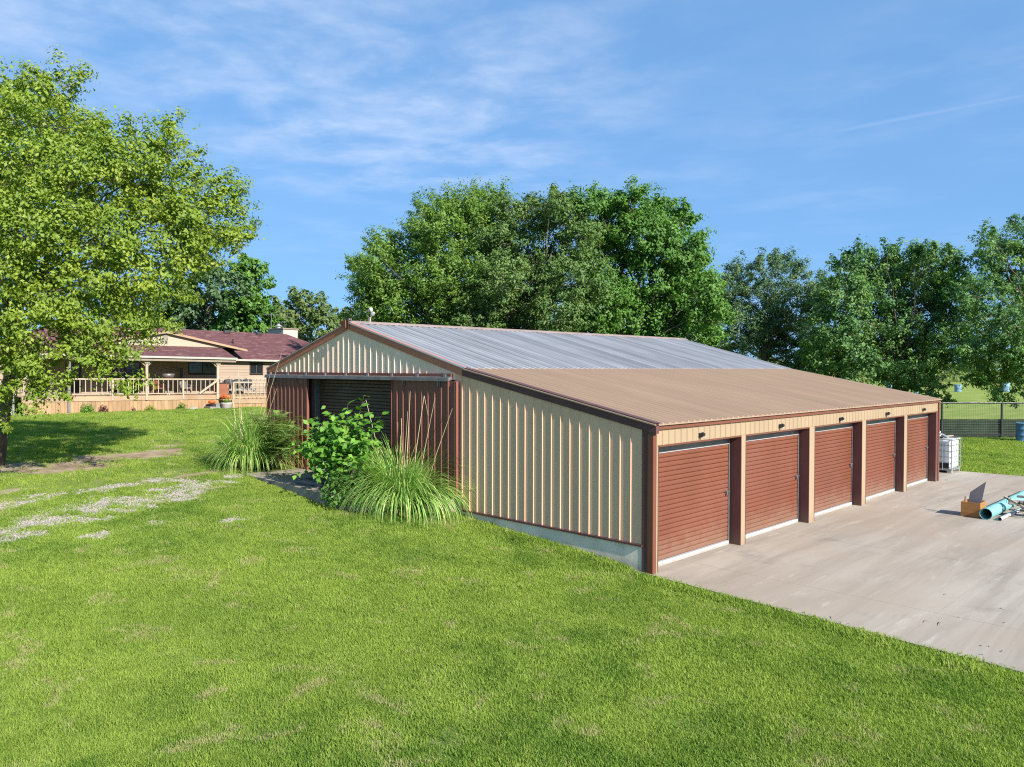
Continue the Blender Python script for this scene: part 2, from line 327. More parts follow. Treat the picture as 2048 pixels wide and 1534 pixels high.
GRAVEL = [(-7.9, 10.7), (-6.8, 11.9), (-5.3, 12.9), (-4.2, 12.1), (-4.0, 11.3), (-4.7, 10.85), (-6.3, 10.2), (-7.9, 10.0)]
GR_SPOTS = [(-6.0, 11.3, 2.3, 1.15, .45), (-4.6, 12.0, 1.9, 1.2, .5), (-7.8, 10.5, 1.6, .8, .45), (-3.3, 12.5, 1.4, .55, .35), (-2.7, 12.9, .8, .35, .25), (-8.0, 12.6, 1.8, .5, .35),
            (-5.2, 13.3, 1.3, .4, .35), (-7.3, 8.6, .6, .3, .3), (-6.2, 8.9, .7, .28, .2), (-4.6, 8.3, .4, .28, .3), (-9.2, 9.5, 1.8, .7, .45)]
BARE = [(-3.4, 18.6, 2.5, 1.1, .1), (-5.6, 17.4, 1.9, 1.1, .3), (-2.0, 19.3, 1.2, .5, 0), (-7.0, 18.3, 1.6, 1.1, 0), (-8.3, 13.9, 1.3, .35, .4), (-3.2, 13.9, 1.2, .28, .3), (-1.3, 20.6, 1.0, .4, 0)]
SPOTS = [gnd(1085, 1318), gnd(600, 1240, .1), gnd(300, 1260, .1), gnd(960, 1235, .1), gnd(1540, 1290), gnd(1780, 1395), gnd(1560, 1400), gnd(980, 1390)]
def blobs(x, y, lst):
    m = np.zeros_like(x)
    for cx, cy, a, b, th in lst:
        dx_, dy_ = x - cx, y - cy; u = (dx_ * math.cos(th) + dy_ * math.sin(th)) / a; v = (-dx_ * math.sin(th) + dy_ * math.cos(th)) / b
        m = np.maximum(m, np.clip(1.25 - np.sqrt(u * u + v * v), 0, 1))
    return m
_h = R.random((64, 64))
def vnoise(x, y, s):
    x = np.asarray(x) / s + 31.7; y = np.asarray(y) / s + 17.3; xi = np.floor(x).astype(int); yi = np.floor(y).astype(int); fx = x - xi; fy = y - yi
    fx = fx * fx * (3 - 2 * fx); fy = fy * fy * (3 - 2 * fy); g = lambda i, j: _h[i % 64, j % 64]
    return (g(xi, yi) * (1 - fx) + g(xi + 1, yi) * fx) * (1 - fy) + (g(xi, yi + 1) * (1 - fx) + g(xi + 1, yi + 1) * fx) * fy
def fbm(x, y, s): return (vnoise(x, y, s) + .5 * vnoise(x + 9, y + 4, s / 2) + .25 * vnoise(x - 5, y + 8, s / 4)) / 1.75
def gravel_mask(x, y):
    b = blobs(x, y, GR_SPOTS)
    return np.clip(b * .95 + (fbm(x, y, .5) - .5) * 1.7 + (vnoise(x, y, .13) - .5) * .8 - .09, 0, .88) * np.clip(b * 5, 0, 1)
def bare_mask(x, y):
    b = blobs(x, y, BARE)
    return np.clip(b * 1.3 + (fbm(x + 40, y, .8) - .5) * 1.2 - .14, 0, 1) * np.clip(b * 5, 0, 1)

gx = np.unique(np.concatenate([[-4000, -1500, -600, -250, -120, -60, -35], np.arange(-22, 3, .22), np.arange(3, 46, 1.), [60, 90, 140, 250, 500, 1200, 4000]]))
gy = np.unique(np.concatenate([[-4000, -1500, -600, -250, -120, -60, -30, -16], np.arange(-12, 24, .22), np.arange(24, 60, 1.), [80, 120, 200, 400, 1000, 4000]]))
X, Y = np.meshgrid(gx, gy); Z = terrain(X, Y); nx, ny = len(gx), len(gy)
me = bpy.data.meshes.new('lawn'); idx = np.arange(nx * ny).reshape(ny, nx)
fq = np.stack([idx[:-1, :-1], idx[:-1, 1:], idx[1:, 1:], idx[1:, :-1]], -1).reshape(-1, 4)
me.from_pydata(np.stack([X, Y, Z], -1).reshape(-1, 3).tolist(), [], fq.tolist())
a = me.attributes.new('gravel', 'FLOAT', 'POINT'); a.data.foreach_set('value', gravel_mask(X, Y).ravel().astype(np.float32))
a = me.attributes.new('bare', 'FLOAT', 'POINT'); a.data.foreach_set('value', bare_mask(X, Y).ravel().astype(np.float32))
me.polygons.foreach_set('use_smooth', [True] * len(me.polygons))

def lawn_colour(t):
    """Patchy turf colour, shared by the ground sheet and the blades standing on it."""
    p = t.pos()
    big = t.noise(p, .16, 3, .5, .4); mid = t.noise(p, .75, 4, .6, .3); fine = t.noise(p, 3.2, 4, .65); tan_ = t.noise(p, 1.25, 5, .7, .6)
    c = t.mix(t.rng(mid, .36, .64), (.105, .215, .026), (.290, .395, .068))
    c = t.mix(t.rng(big, .42, .58), c, t.mix(.5, c, (.33, .42, .07)))
    c = t.mix(t.math('MULTIPLY', t.rng(fine, .48, .70), .6), c, (.32, .41, .09))
    c = t.mix(t.math('MULTIPLY', t.rng(tan_, .55, .68), .7), c, (.52, .44, .25))
    c = t.mix(t.math('MULTIPLY', t.rng(t.noise(p, 2.1, 5, .7, .4), .57, .72), .65), c, (.07, .15, .018))
    return c
t = NT('lawn soil and turf'); c = t.mix(.3, lawn_colour(t), (.24, .21, .10)); c = t.mix(1., c, t.ramp(t.noise(t.pos(), 45., 4, .75), [(.30, (.25, .28, .22)), (.52, (.75, .78, .7)), (.75, (1.15, 1.15, 1.05))]), 'MULTIPLY')
g_ = t.new('ShaderNodeAttribute', attribute_name='gravel'); b_ = t.new('ShaderNodeAttribute', attribute_name='bare')
fine = t.noise(t.pos(), 22., 3, .7)
gcol = t.ramp(t.noise(t.pos(), 34., 2), [(.3, (.20, .175, .14)), (.55, (.30, .27, .225)), (.75, (.38, .35, .30))])
bcol = t.ramp(t.noise(t.pos(), 1.7, 5, .65), [(.3, (.17, .115, .07)), (.5, (.33, .25, .155)), (.7, (.44, .355, .23))])
far = t.new('ShaderNodeSeparateXYZ'); t.link(t.pos(), far.inputs[0])
field = t.mix(t.rng(t.noise(t.pos((.25, 1, 1), (0, 0, .78)), .5, 5, .65), .3, .7), (.17, .25, .04), (.29, .32, .085))
fmask = t.rng(t.math('SUBTRACT', t.math('ADD', far.outputs[0], far.outputs[1]), 44.), 0., 2.)
fx2 = t.rng(far.outputs[0], 24., 27.)
c = t.mix(t.math('MULTIPLY', fmask, fx2), c, field)
c = t.mix(t.rng(t.math('ADD', b_.outputs['Fac'], t.math('MULTIPLY', t.math('SUBTRACT', fine, .5), .8)), .3, .62), c, bcol)
c = t.mix(t.rng(t.math('ADD', g_.outputs['Fac'], t.math('MULTIPLY', t.math('SUBTRACT', fine, .5), .9)), .3, .6), c, gcol)
t.link(c, t.b.inputs['Base Color']); t.b.inputs['Roughness'].default_value = .95; t.b.inputs['Specular IOR Level'].default_value = .1
t.bump(t.noise(t.pos(), 28., 4, .7), .8, .03)
me.materials.append(t.m)
lawn = structure(put('lawn', me))

# ------------------------------------------------------------------ concrete apron in front of the storage doors
tA = NT('broom swept concrete'); p1 = tA.pos((.16, 1.4, 1), (0, 0, -.12)); p0 = tA.pos()
c = tA.mix(tA.rng(tA.noise(p1, .9, 6, .68, .5), .32, .68), (.285, .243, .195), (.41, .36, .295))
c = tA.mix(tA.math('MULTIPLY', tA.rng(tA.noise(p0, .16, 3), .46, .66), .55), c, (.345, .27, .20))
c = tA.mix(tA.math('MULTIPLY', tA.rng(tA.noise(tA.pos((.5, 3, 1), (0, 0, -.2)), 1.1, 6, .75), .56, .72), .65), c, (.50, .455, .39))
c = tA.mix(tA.math('MULTIPLY', tA.rng(tA.noise(p0, .5, 5, .7), .56, .74), .4), c, (.16, .135, .115))
tA.link(c, tA.b.inputs['Base Color']); tA.b.inputs['Roughness'].default_value = .85; tA.b.inputs['Specular IOR Level'].default_value = .25
tA.bump(tA.noise(p1, 30., 4, .6), .2, .004)
apron = structure(put('concrete_apron', None))
xs = [None, 1.35, 5.5, 10., 14.5, 19.2, None]
def left_edge(y): return -.04 - .0845 * abs(min(y, 0)) if y < 0 else -.02
yrows = [(.42, -4.72), (-4.72, -10.), (-10., -17.5)]
for r, (y0, y1) in enumerate(yrows):
    for i in range(len(xs) - 1):
        a0 = left_edge(y0) if xs[i] is None else xs[i] + .003; a1 = left_edge(y1) if xs[i] is None else xs[i] + .003
        b0 = 21.45 if xs[i + 1] is None else xs[i + 1] - .003; b1 = 21.6 if xs[i + 1] is None else b0
        yy0 = y0
        m = MB(); top = 0.
        m.extrude([(a0, yy0, 0), (b0, yy0, 0), (b1, y1 + .008, 0), (a1, y1 + .008, 0)], (0, 0, top - .15), (0, 0, top))
        part('concrete_slab', m, tA.m, apron)
part('concrete_slab', MB().extrude([(18.2, .43, 0), (21.45, .43, 0), (21.3, 4.2, 0), (18.2, 4.2, 0)], (0, 0, -.15), (0, 0, 0)), tA.m, apron)
part('joint_bed', MB().span((.05, .4, -.2), (21.3, -17.4, -.012)), M_pad, apron)

# ------------------------------------------------------------------ storage building
LEN, W1, W2, W3 = 17.95, 5.60, 10.63, 15.42
HE, H1, H2 = 2.96, 4.03, 5.35
H3 = H1 + .0
sb = thing('storage_building', 'long metal storage building with tan lean-to roof and five brown roll-up doors', 'building', (0, 0, 0))
def roof_z(y):
    if y <= W1: return HE + (H1 - HE) * y / W1
    if y <= W2: return H1 + (H2 - H1) * (y - W1) / (W2 - W1)
    return H2 + (H3 - H2) * (y - W2) / (W3 - W2)

def rib_profile(w, rib=.055, top=.022, h=.022, minor=True):
    pr = [(0, 0), ((rib - top) / 2, h), ((rib + top) / 2, h), (rib, 0)]
    if minor:
        for k in (1, 2):
            q = rib + (w - rib) * k / 3; pr += [(q - .012, 0), (q, .0012), (q + .012, 0)]
    return pr + [(w, 0)]

def wall_strip(y0, w, z0, topf, minor=True, rib=.034, h=.014, sx=-1., top=.014):
    """one steel panel of the gable wall: rib first, then the flat pan; local x is depth, y runs along the wall"""
    pr = rib_profile(w, rib, top, h, minor); n = len(pr); v = []; 
    for d in (0, 1):
        for (q, hh) in pr: v.append((sx * hh if d == 0 else .02, q, z0)); v.append((sx * hh if d == 0 else .02, q, topf(y0 + q)))
    f = []
    for i in range(n - 1):
        f.append((2 * i, 2 * i + 1, 2 * i + 3, 2 * i + 2)); o = 2 * n; f.append((o + 2 * i, o + 2 * i + 2, o + 2 * i + 3, o + 2 * i + 1))
        f.append((2 * i + 1, o + 2 * i + 1, o + 2 * i + 3, 2 * i + 3)); f.append((2 * i, 2 * i + 2, o + 2 * i + 2, o + 2 * i))
    f += [(0, 2 * n, 2 * n + 1, 1), (2 * n - 2, 2 * n - 1, 4 * n - 1, 4 * n - 2)]
    return MB().add(v, f)

def steel(o, deg=25): return o
# lean-to side wall
NW = 20; y0, y1 = .24, 5.60; pw = (y1 - y0) / NW
for i in range(NW):
    ys = y0 + i * pw
    part('wall_panel', wall_strip(ys, pw, .545, lambda y: roof_z(y) - .10), M_olive, sb, (.012, ys, 0))
part('base_trim', MB().span((-.035, .22, .50), (.03, 5.62, .54)), M_brown, sb)
fm = MB(); fm.span((.0, .24, -.35), (.30, 5.72, .497))
part('foundation', fm, M_found, sb)
part('foundation', MB().span((.08, 5.73, -.2), (.28, 8.3, .83)), M_found, sb)
# corner post: dark side face and red-brown front corner
part('corner_post', MB().span((-.008, .105, -.12), (.10, .235, HE - .11)), M_brown, sb)
part('corner_trim', MB().span((-.014, -.03, -.12), (.105, .10, HE - .13)), M_rust, sb)
# main gable wall above and beside the doors
NG = 35; gw = (W3 - .06 - W1) / NG
TRACK = 3.80
for i in range(NG):
    ys = W1 + .01 + i * gw
    z0 = TRACK - .06
    if ys < 5.85 : z0 = .84
    part('gable_panel', wall_strip(ys, gw, z0, lambda y: roof_z(y) - .10), M_gable if ys > 5.85 else M_olive, sb, (.012, ys, 0))
part('corner_trim', MB().span((-.03, W3 - .05, .7), (.09, W3 + .05, H3 - .12)), M_rust, sb)
part('back_wall', MB().span((.3, W3 - .03, .5), (LEN, W3 + .03, H3 - .12)), M_gable, sb)
fw_ = MB().extrude([(0, .2, 0), (0, W3 - .1, 0), (0, W3 - .1, H3 - .12), (0, W2, H2 - .12), (0, W1, H1 - .12), (0, .2, HE - .12)], (LEN - .04, 0, 0), (LEN + .0, 0, 0))
part('back_wall', fw_, M_gable, sb)
# rakes (sloping edge trims) and ridge
def rake(ya, yb, m, x=-.021, h=.20, extra=0.):
    q = [(0, ya, roof_z(ya) + .035), (0, yb, roof_z(yb) + .035), (0, yb, roof_z(yb) + .035 - h), (0, ya, roof_z(ya) + .035 - h)]
    part('rake_trim', MB().extrude(q, (x, 0, 0), (x + .1, 0, 0)), m, sb)
    q2 = [(0, ya, roof_z(ya) + .037), (0, yb, roof_z(yb) + .037), (0, yb, roof_z(yb) + .022), (0, ya, roof_z(ya) + .022)]
    part('rake_cap', MB().extrude(q2, (x - .012, 0, 0), (x + .16, 0, 0)), m, sb)
rake(-.10, W1 - .003, M_brown, h=.21); rake(W1 + .003, W2 - .06, M_rake_lit, h=.215); rake(W2 + .06, W3 + .12, M_rake_lit, h=.215)
rq = [(0, W2 - .16, roof_z(W2 - .16) + .052), (0, W2, H2 + .075), (0, W2 + .16, roof_z(W2 + .16) + .052), (0, W2 + .16, roof_z(W2 + .16) + .036), (0, W2, H2 + .055), (0, W2 - .16, roof_z(W2 - .16) + .036)]
part('ridge_cap', MB().extrude(rq, (-.02, 0, 0), (LEN + .08, 0, 0)), M_ridge, sb)
part('ridge_end_cap', MB().extrude([(0, W2 - .02, H2 + .09), (0, W2 + .30, H2 + .02), (0, W2 + .06, H2 - .16), (0, W2 - .03, H2 - .14)], (-.13, 0, 0), (-.09, 0, 0)), M_rust, sb)
part('ridge_end_cap', MB().box((-.05, W2 - .03, H2 + .0), (.05, .11, .26)), M_dark, sb)
# roof sheets
def roof_strip(w, y0, y1, z0, z1, rib=.075, top=.028, h=.034, th=.02):
    pr = [(0, 0), ((rib - top) / 2, h), ((rib + top) / 2, h), (rib, 0), (w, 0)]; n = len(pr); v = []
    for (yy, zz) in ((y0, z0), (y1, z1)):
        for q, hh in pr: v.append((q, yy, zz + hh))
    for (yy, zz) in ((y0, z0), (y1, z1)):
        for q in (0, w): v.append((q, yy, zz - th))
    f = [(i, i + 1, n + i + 1, n + i) for i in range(n - 1)]
    o = 2 * n; f += [(o, o + 2, o + 3, o + 1), (0, n, o + 2, o), (n - 1, o + 1, o + 3, 2 * n - 1)]
    f += [tuple([o] + list(range(n)) + [o + 1]), tuple([o + 3] + list(range(2 * n - 1, n - 1, -1)) + [o + 2])]
    return MB().add(v, f)
NR = 79; rw = (LEN + .10) / NR
s1 = roof_strip(rw, -.10, W1 - .03, roof_z(-.10), roof_z(W1 - .03)).mesh('roof_sheet', M_rooftan)
s2 = roof_strip(rw, W1 - .10, W2, roof_z(W1 - .03) + .006, H2 + .012).mesh('roof_sheet', M_roofsteel)
s3 = roof_strip(rw, W2, W3 + .12, H2 + .01, roof_z(W3 + .12) + .01).mesh('roof_sheet', M_roofsteel)
for i in range(NR):
    x = -.04 + i * rw
    put('roof_sheet', s1, sb, (x, 0, 0)); put('roof_sheet', s2, sb, (x, 0, .004 * (R.random() - .5))); put('roof_sheet', s3, sb, (x, 0, 0))
# eave trim, fascia, bays
part('eave_trim', MB().span((.10, -.05, HE - .125), (LEN - .02, .02, HE - .035)), M_rust, sb)
part('far_corner_trim', MB().span((LEN - .10, -.035, -.1), (LEN + .03, .10, HE - .13)), M_rust, sb)
FB = 2.50
cols = [(.105, .20), (3.49, 3.73), (7.09, 7.45), (10.69, 11.03), (14.29, 14.62), (17.61, LEN - .10)]
fwid = (LEN - .11 - .11) / 79
fv = MB(); 
prf = [(0, 0), (.012, -.016), (.030, -.016), (.042, 0), (fwid - .002, 0)]
v = [(q, d, z) for q, d in prf for z in (FB + .02, HE - .127)] + [(0, .03, FB + .02), (0, .03, HE - .127), (fwid - .002, .03, FB + .02), (fwid - .002, .03, HE - .127)]
f = [(2 * i, 2 * i + 2, 2 * i + 3, 2 * i + 1) for i in range(4)] + [(10, 11, 13, 12), (0, 1, 11, 10), (8, 12, 13, 9), (0, 10, 12, 8, 6, 4, 2), (1, 3, 5, 7, 9, 13, 11)]
fme = fv.add(v, f).mesh('fascia_panel', M_tan)
for i in range(79): put('fascia_panel', fme, sb, (.11 + i * fwid, 0, 0))
RD = .26                                                             # how far the doors are set back
slat = MB(); SH = .1
def slat_mesh(w, h, m, name='slat'):
    pr = [(.004, .002), (-.014, .009), (-.019, .030), (-.019, .070), (-.014, .088), (.004, .097), (.02, .097), (.02, .002)]
    pr = [(a, b * h / .1) for a, b in pr]; k = len(pr)
    v = [(0, a, b) for a, b in pr] + [(w, a, b) for a, b in pr]
    return MB().add(v, [tuple(range(k)), tuple(range(2 * k - 1, k - 1, -1))] + [(i, k + i, k + (i + 1) % k, (i + 1) % k) for i in range(k)]).mesh(name, m)
for b in range(5):
    xa, xb = cols[b][1], cols[b + 1][0]
    gx0, gx1 = xa + .03, xb - .12
    d = put('roll_up_door', MB().span((gx0, RD + .024, .02), (gx1, RD + .05, FB)).mesh('roll_up_door', M_door), sb)
    sm = slat_mesh(gx1 - gx0, SH, M_door)
    for k in range(22):
        put('slat', sm, d, (gx0, RD, .115 + k * SH))
    part('bottom_bar', MB().span((gx0, RD - .05, .005), (gx1, RD + .022, .10)), M_white, d)
    part('guide_rail', MB().span((gx1 + .004, RD - .035, 0), (gx1 + .05, RD + .04, FB)), M_track, d)
    part('guide_rail', MB().span((xa + .002, RD - .035, 0), (gx0 - .004, RD + .04, FB)), M_galv, d)
    part('drum_cover', MB().span((gx0, RD - .03, FB - .17), (gx1, RD + .022, FB - .003)), M_track, d)
    part('top_bar', MB().span((gx0, RD - .035, FB - .185), (gx1, RD + .02, FB - .173)), M_white, d)
    la = MB().box((gx1 - .08, RD - .03, 1.22), (.11, .02, .07)); la.box((gx1 - .05, RD - .05, 1.23), (.16, .022, .025)); la.box((gx1 - .10, RD - .05, 1.185), (.035, .03, .06))
    part('latch', la, M_track, d)
    part('bay_backing', MB().span((xa, RD + .06, 0), (xb, RD + .09, FB)), M_brown, sb)
for i, (a, b) in enumerate(cols):
    if 0 < i < 5:
        part('column_face', MB().span((a + .025, -.012, 0), (b - .025, .03, FB + .018)), M_tan, sb)
        for q in (a, b): part('jamb', MB().span((q, -.018, -.05), (q + .024, RD + .04, FB), ) if q == a else MB().span((q - .024, -.018, -.05), (q, RD + .04, FB)), M_brown, sb)
part('column_face', MB().span((.107, -.012, 0), (.175, .03, FB + .018)), M_tan, sb)
part('jamb', MB().span((.177, -.018, -.05), (.2, RD + .04, FB)), M_brown, sb)
part('jamb', MB().span((17.61, -.018, -.05), (17.64, RD + .04, FB)), M_brown, sb)
part('column_face', MB().span((17.642, -.014, -.05), (LEN - .102, .03, FB + .018)), M_brown, sb)
for b in range(5):
    part('header_trim', MB().span((cols[b][1], -.02, FB - .012), (cols[b + 1][0], RD + .1, FB + .016)), M_rust, sb)
    xc = (cols[b][1] + cols[b + 1][0]) / 2 + (-.12 if b == 0 else 0)
    lt = part('wall_light', MB().box((xc, -.03, 2.63), (.085, .024, .10)), M_dark, sb)
    part('lamp_head', MB().box((xc + .01, -.08, 2.65), (.085, .085, .075), (.55, 0, 0), .75), M_dark, lt)
    part('lens', MB().box((xc + .01, -.088, 2.605), (.06, .05, .012), (.5, 0, 0)), M_lens, lt)
# main doorway: track, two sliding doors, dark roll-up curtain
part('track_cover', MB().extrude([(-.16, 0, TRACK - .09), (-.145, 0, TRACK + .0), (.0, 0, TRACK + .04), (.0, 0, TRACK - .05)], (0, 5.98, 0), (0, W3 + .02, 0)), M_track, sb)
part('track_board', MB().span((-.055, 5.98, TRACK + .025), (.012, W3 - .02, TRACK + .10)), M_slide, sb)
for i in range(9):
    yb = 6.2 + i * 1.12
    part('track_bracket', MB().box((-.075, yb, TRACK + .045), (.03, .10, .09), (0, .25, 0)), M_track, sb)
def sliding(ya, yb, n):
    d = put('sliding_door', MB().span((-.075, ya, .88), (-.045, yb, TRACK - .085)).mesh('sliding_door', M_slide), sb)
    w = (yb - ya) / n
    pm = wall_strip(0, w, .87, lambda y: TRACK - .09, minor=False, rib=.07, h=.03).mesh('door_panel', M_slide)
    for i in range(n): put('door_panel', pm, d, (-.096, ya + i * w, 0))
    for y in (ya - .022, yb + .002): part('edge_trim', MB().span((-.125, y, .86), (-.05, y + .02, TRACK - .09)), M_slide, d)
    for q in (.25, .8):
        y = ya + (yb - ya) * q; part('door_hanger', MB().box((-.115, y, TRACK - .15), (.02, .10, .14)).box((-.13, y + .02, TRACK - .13), (.02, .05, .16)), M_track, d)
sliding(12.78, W3 - .08, 10); sliding(5.72, 8.36, 10)
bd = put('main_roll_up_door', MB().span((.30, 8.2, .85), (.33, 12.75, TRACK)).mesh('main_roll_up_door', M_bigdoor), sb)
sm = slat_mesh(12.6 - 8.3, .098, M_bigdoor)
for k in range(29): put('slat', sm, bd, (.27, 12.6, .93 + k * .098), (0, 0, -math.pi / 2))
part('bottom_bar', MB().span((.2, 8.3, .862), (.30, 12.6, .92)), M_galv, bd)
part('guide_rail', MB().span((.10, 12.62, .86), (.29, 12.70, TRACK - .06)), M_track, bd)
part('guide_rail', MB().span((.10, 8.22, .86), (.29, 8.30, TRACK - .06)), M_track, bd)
part('floor', MB().span((.29, .3, .6), (LEN - .1, W3 - .1, .84)) if False else MB().span((.06, 8.31, .5), (.32, 12.74, .855)), M_pad, sb)
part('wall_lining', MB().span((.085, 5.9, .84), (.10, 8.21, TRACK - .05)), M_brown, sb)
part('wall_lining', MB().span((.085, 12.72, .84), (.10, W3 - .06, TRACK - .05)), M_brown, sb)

# slab before the main doors
pad = structure(put('door_pad', MB().extrude([(.055, 5.9, 0), (.055, W3 - .5, 0), (-.25, 14.6, 0), (-1.85, 14.1, 0), (-2.0, 12.5, 0), (-2.05, 10.9, 0), (-2.18, 8.6, 0), (-1.95, 7.6, 0), (-.4, 6.4, 0)], (0, 0, .3), (0, 0, .855)).mesh('door_pad', M_pad)))

# ------------------------------------------------------------------ house with deck
HOUSE = at(138, 827, 45.); HT = .0117
house = thing('ranch_house', 'long beige ranch house with dark red shingle roof and covered porch', 'house', tuple(HOUSE), (0, HT, 0))
tS = NT('red shingles'); gp = tS.new('ShaderNodeTexCoord').outputs['Object']
br = tS.new('ShaderNodeTexBrick'); br.inputs['Scale'].default_value = 1.; br.inputs['Brick Width'].default_value = .32; br.inputs['Row Height'].default_value = .085; br.inputs['Mortar Size'].default_value = .006
br.inputs['Color1'].default_value = (.098, .034, .036, 1); br.inputs['Color2'].default_value = (.135, .054, .053, 1); br.inputs['Mortar'].default_value = (.07, .03, .032, 1); br.offset = .37
sx = tS.new('ShaderNodeSeparateXYZ'); tS.link(gp, sx.inputs[0]); cx = tS.new('ShaderNodeCombineXYZ'); tS.link(sx.outputs['X'], cx.inputs[0]); tS.link(sx.outputs['Z'], cx.inputs[1]); tS.link(cx.outputs[0], br.inputs['Vector'])
fl = tS.new('ShaderNodeMapping'); fl.inputs['Scale'].default_value = (1.6, 1, 13); tS.link(gp, fl.inputs[0])
cS = tS.mix(tS.math('MULTIPLY', tS.rng(tS.noise(fl.outputs[0], 1.0, 3, .6), .54, .66), .75), br.outputs['Color'], (.22, .115, .10))
cS = tS.mix(tS.math('MULTIPLY', tS.rng(tS.noise(fl.outputs[0], 1.7, 3, .6), .54, .68), .6), cS, (.07, .026, .03))
tS.link(cS, tS.b.inputs['Base Color']); tS.b.inputs['Roughness'].default_value = .9; tS.bump(br.outputs['Fac'], .6, .02); M_shingle = tS.m

GZ = 1.0                                                             # deck floor
def roofplane(name, pts, th=.08, m=None):
    part(name, MB().extrude(pts, (0, 0, -th), (0, 0, 0)), m or M_shingle, house)
# main hipped roof
EX0, EX1, EY0, EY1, EZ, RY, RZ, RX0, RX1 = -3.4, 22.1, 2.6, 11.4, 3.43, 7., 5.62, 1., 17.74
roofplane('main_roof', [(EX0, EY0, EZ), (EX1, EY0, EZ), (RX1, RY, RZ), (RX0, RY, RZ)])
roofplane('main_roof', [(EX1, EY0, EZ), (EX1, EY1, EZ), (RX1, RY, RZ)]); roofplane('main_roof', [(EX0, EY1, EZ), (EX0, EY0, EZ), (RX0, RY, RZ)])
roofplane('main_roof', [(EX1, EY1, EZ), (EX0, EY1, EZ), (RX0, RY, RZ), (RX1, RY, RZ)])
PKX, PKZ, GYF = 6.22, 5.16, 2.0
# porch roof and cross gable
roofplane('porch_roof', [(-1.6, -.35, 3.44), (10.05, -.35, 3.44), (10.05, GYF + .2, 4.26), (-1.6, GYF + .2, 4.26)])
gy_back = RY - (RZ - PKZ) / ((RZ - EZ) / (RY - EY0))
gl, gr, gz0 = PKX - 5.6, PKX + 5.6, 4.13
roofplane('gable_roof', [(gr, GYF - .25, gz0), (gr, 4.05, gz0 + .02), (PKX, gy_back + .1, PKZ + .07), (PKX, GYF - .25, PKZ + .06)])
roofplane('gable_roof', [(PKX, GYF - .25, PKZ + .06), (PKX, gy_back + .1, PKZ + .07), (gl, 4.05, gz0 + .02), (gl, GYF - .25, gz0)])
for k in range(6):
    z = 4.2 + k * .16; hw = (PKZ - .05 - z) / (PKZ - gz0) * 5.6; hw2 = max(.05, (PKZ - .05 - z - .158) / (PKZ - gz0) * 5.6)
    part('gable_board', MB().extrude([(PKX - hw, 0, z), (PKX + hw, 0, z), (PKX + hw2, 0, z + .158), (PKX - hw2, 0, z + .158)], (0, GYF - .03, 0), (0, GYF + .06, 0)), M_cream, house)
for sgn in (-1, 1):
    part('barge_board', MB().extrude([(PKX, 0, PKZ + .02), (PKX + sgn * 5.6, 0, gz0 - .02), (PKX + sgn * 5.6, 0, gz0 - .16), (PKX, 0, PKZ - .14)], (0, GYF - .28, 0), (0, GYF - .2, 0)), M_deckwood, house)
vn = part('gable_vent', MB().span((PKX - .2, GYF - .06, 4.38), (PKX + .2, GYF - .035, 4.98)), M_cream, house)
for k in range(8): part('louvre', MB().box((PKX, GYF - .075, 4.42 + k * .07), (.34, .03, .04), (.5, 0, 0)), M_fasciaw, vn)
part('porch_gutter', MB().span((-1.6, -.45, 3.35), (10.05, -.36, 3.47)), M_fasciaw, house)
part('porch_beam', MB().span((-1.5, -.34, 3.17), (10.0, -.12, 3.345)), M_soffit, house)
part('porch_ceiling', MB().span((-1.5, -.11, 3.25), (10.0, 2.97, 3.33)), M_soffit, house)
part('eave_gutter', MB().span((10.06, 2.5, 3.31), (22., 2.59, 3.44)), M_fasciaw, house)
part('eave_soffit', MB().span((10.06, 2.6, 3.27), (22., 3.0, 3.33)), M_soffit, house)
# walls of lapped boards with openings
openings = [(3.1, 5.05, 1.02, 3.14), (8.15, 10.2, 2.36, 3.24), (12.6, 13.65, 2.36, 3.24), (.6, 1.5, 1.02, 3.0)]
zb = GZ - .9
k = 0
while zb < 3.25:
    zt = min(zb + .2, 3.255); xs_ = [-3.]
    for (a, b, c0, c1) in sorted(openings):
        if c0 < (zb + zt) / 2 < c1: xs_ += [a, b]
    xs_.append(21.6)
    for a, b in zip(xs_[::2], xs_[1::2]):
        part('siding_board', MB().extrude([(0, 2.975, zb), (0, 2.995, zt - .004), (0, 3.06, zt - .004), (0, 3.06, zb)], (a, 0, 0), (b, 0, 0)), M_siding, house)
    zb += .2
part('wall', MB().span((-2.99, 3.065, 0), (21.59, 11.0, 3.25)), M_wframe, house)
for i, (a, b, c0, c1) in enumerate(openings):
    nm = 'patio_door' if i in (0, 3) else 'window'
    w = MB(); w.span((a, 2.96, c0), (a + .07, 3.03, c1)).span((b - .07, 2.96, c0), (b, 3.03, c1)).span((a + .071, 2.96, c1 - .07), (b - .071, 3.03, c1)).span((a + .071, 2.96, c0), (b - .071, 3.03, c0 + .07)).span(((a + b) / 2 - .03, 2.962, c0 + .071), ((a + b) / 2 + .03, 3.028, c1 - .071))
    fr = part(nm, w, M_wframe, house)
    part('pane', MB().span((a + .071, 3.0, c0 + .072), ((a + b) / 2 - .032, 3.01, c1 - .072)), M_glass, fr)
    part('pane', MB().span(((a + b) / 2 + .032, 3.004, c0 + .072), (b - .071, 3.014, c1 - .072)), M_glass, fr)
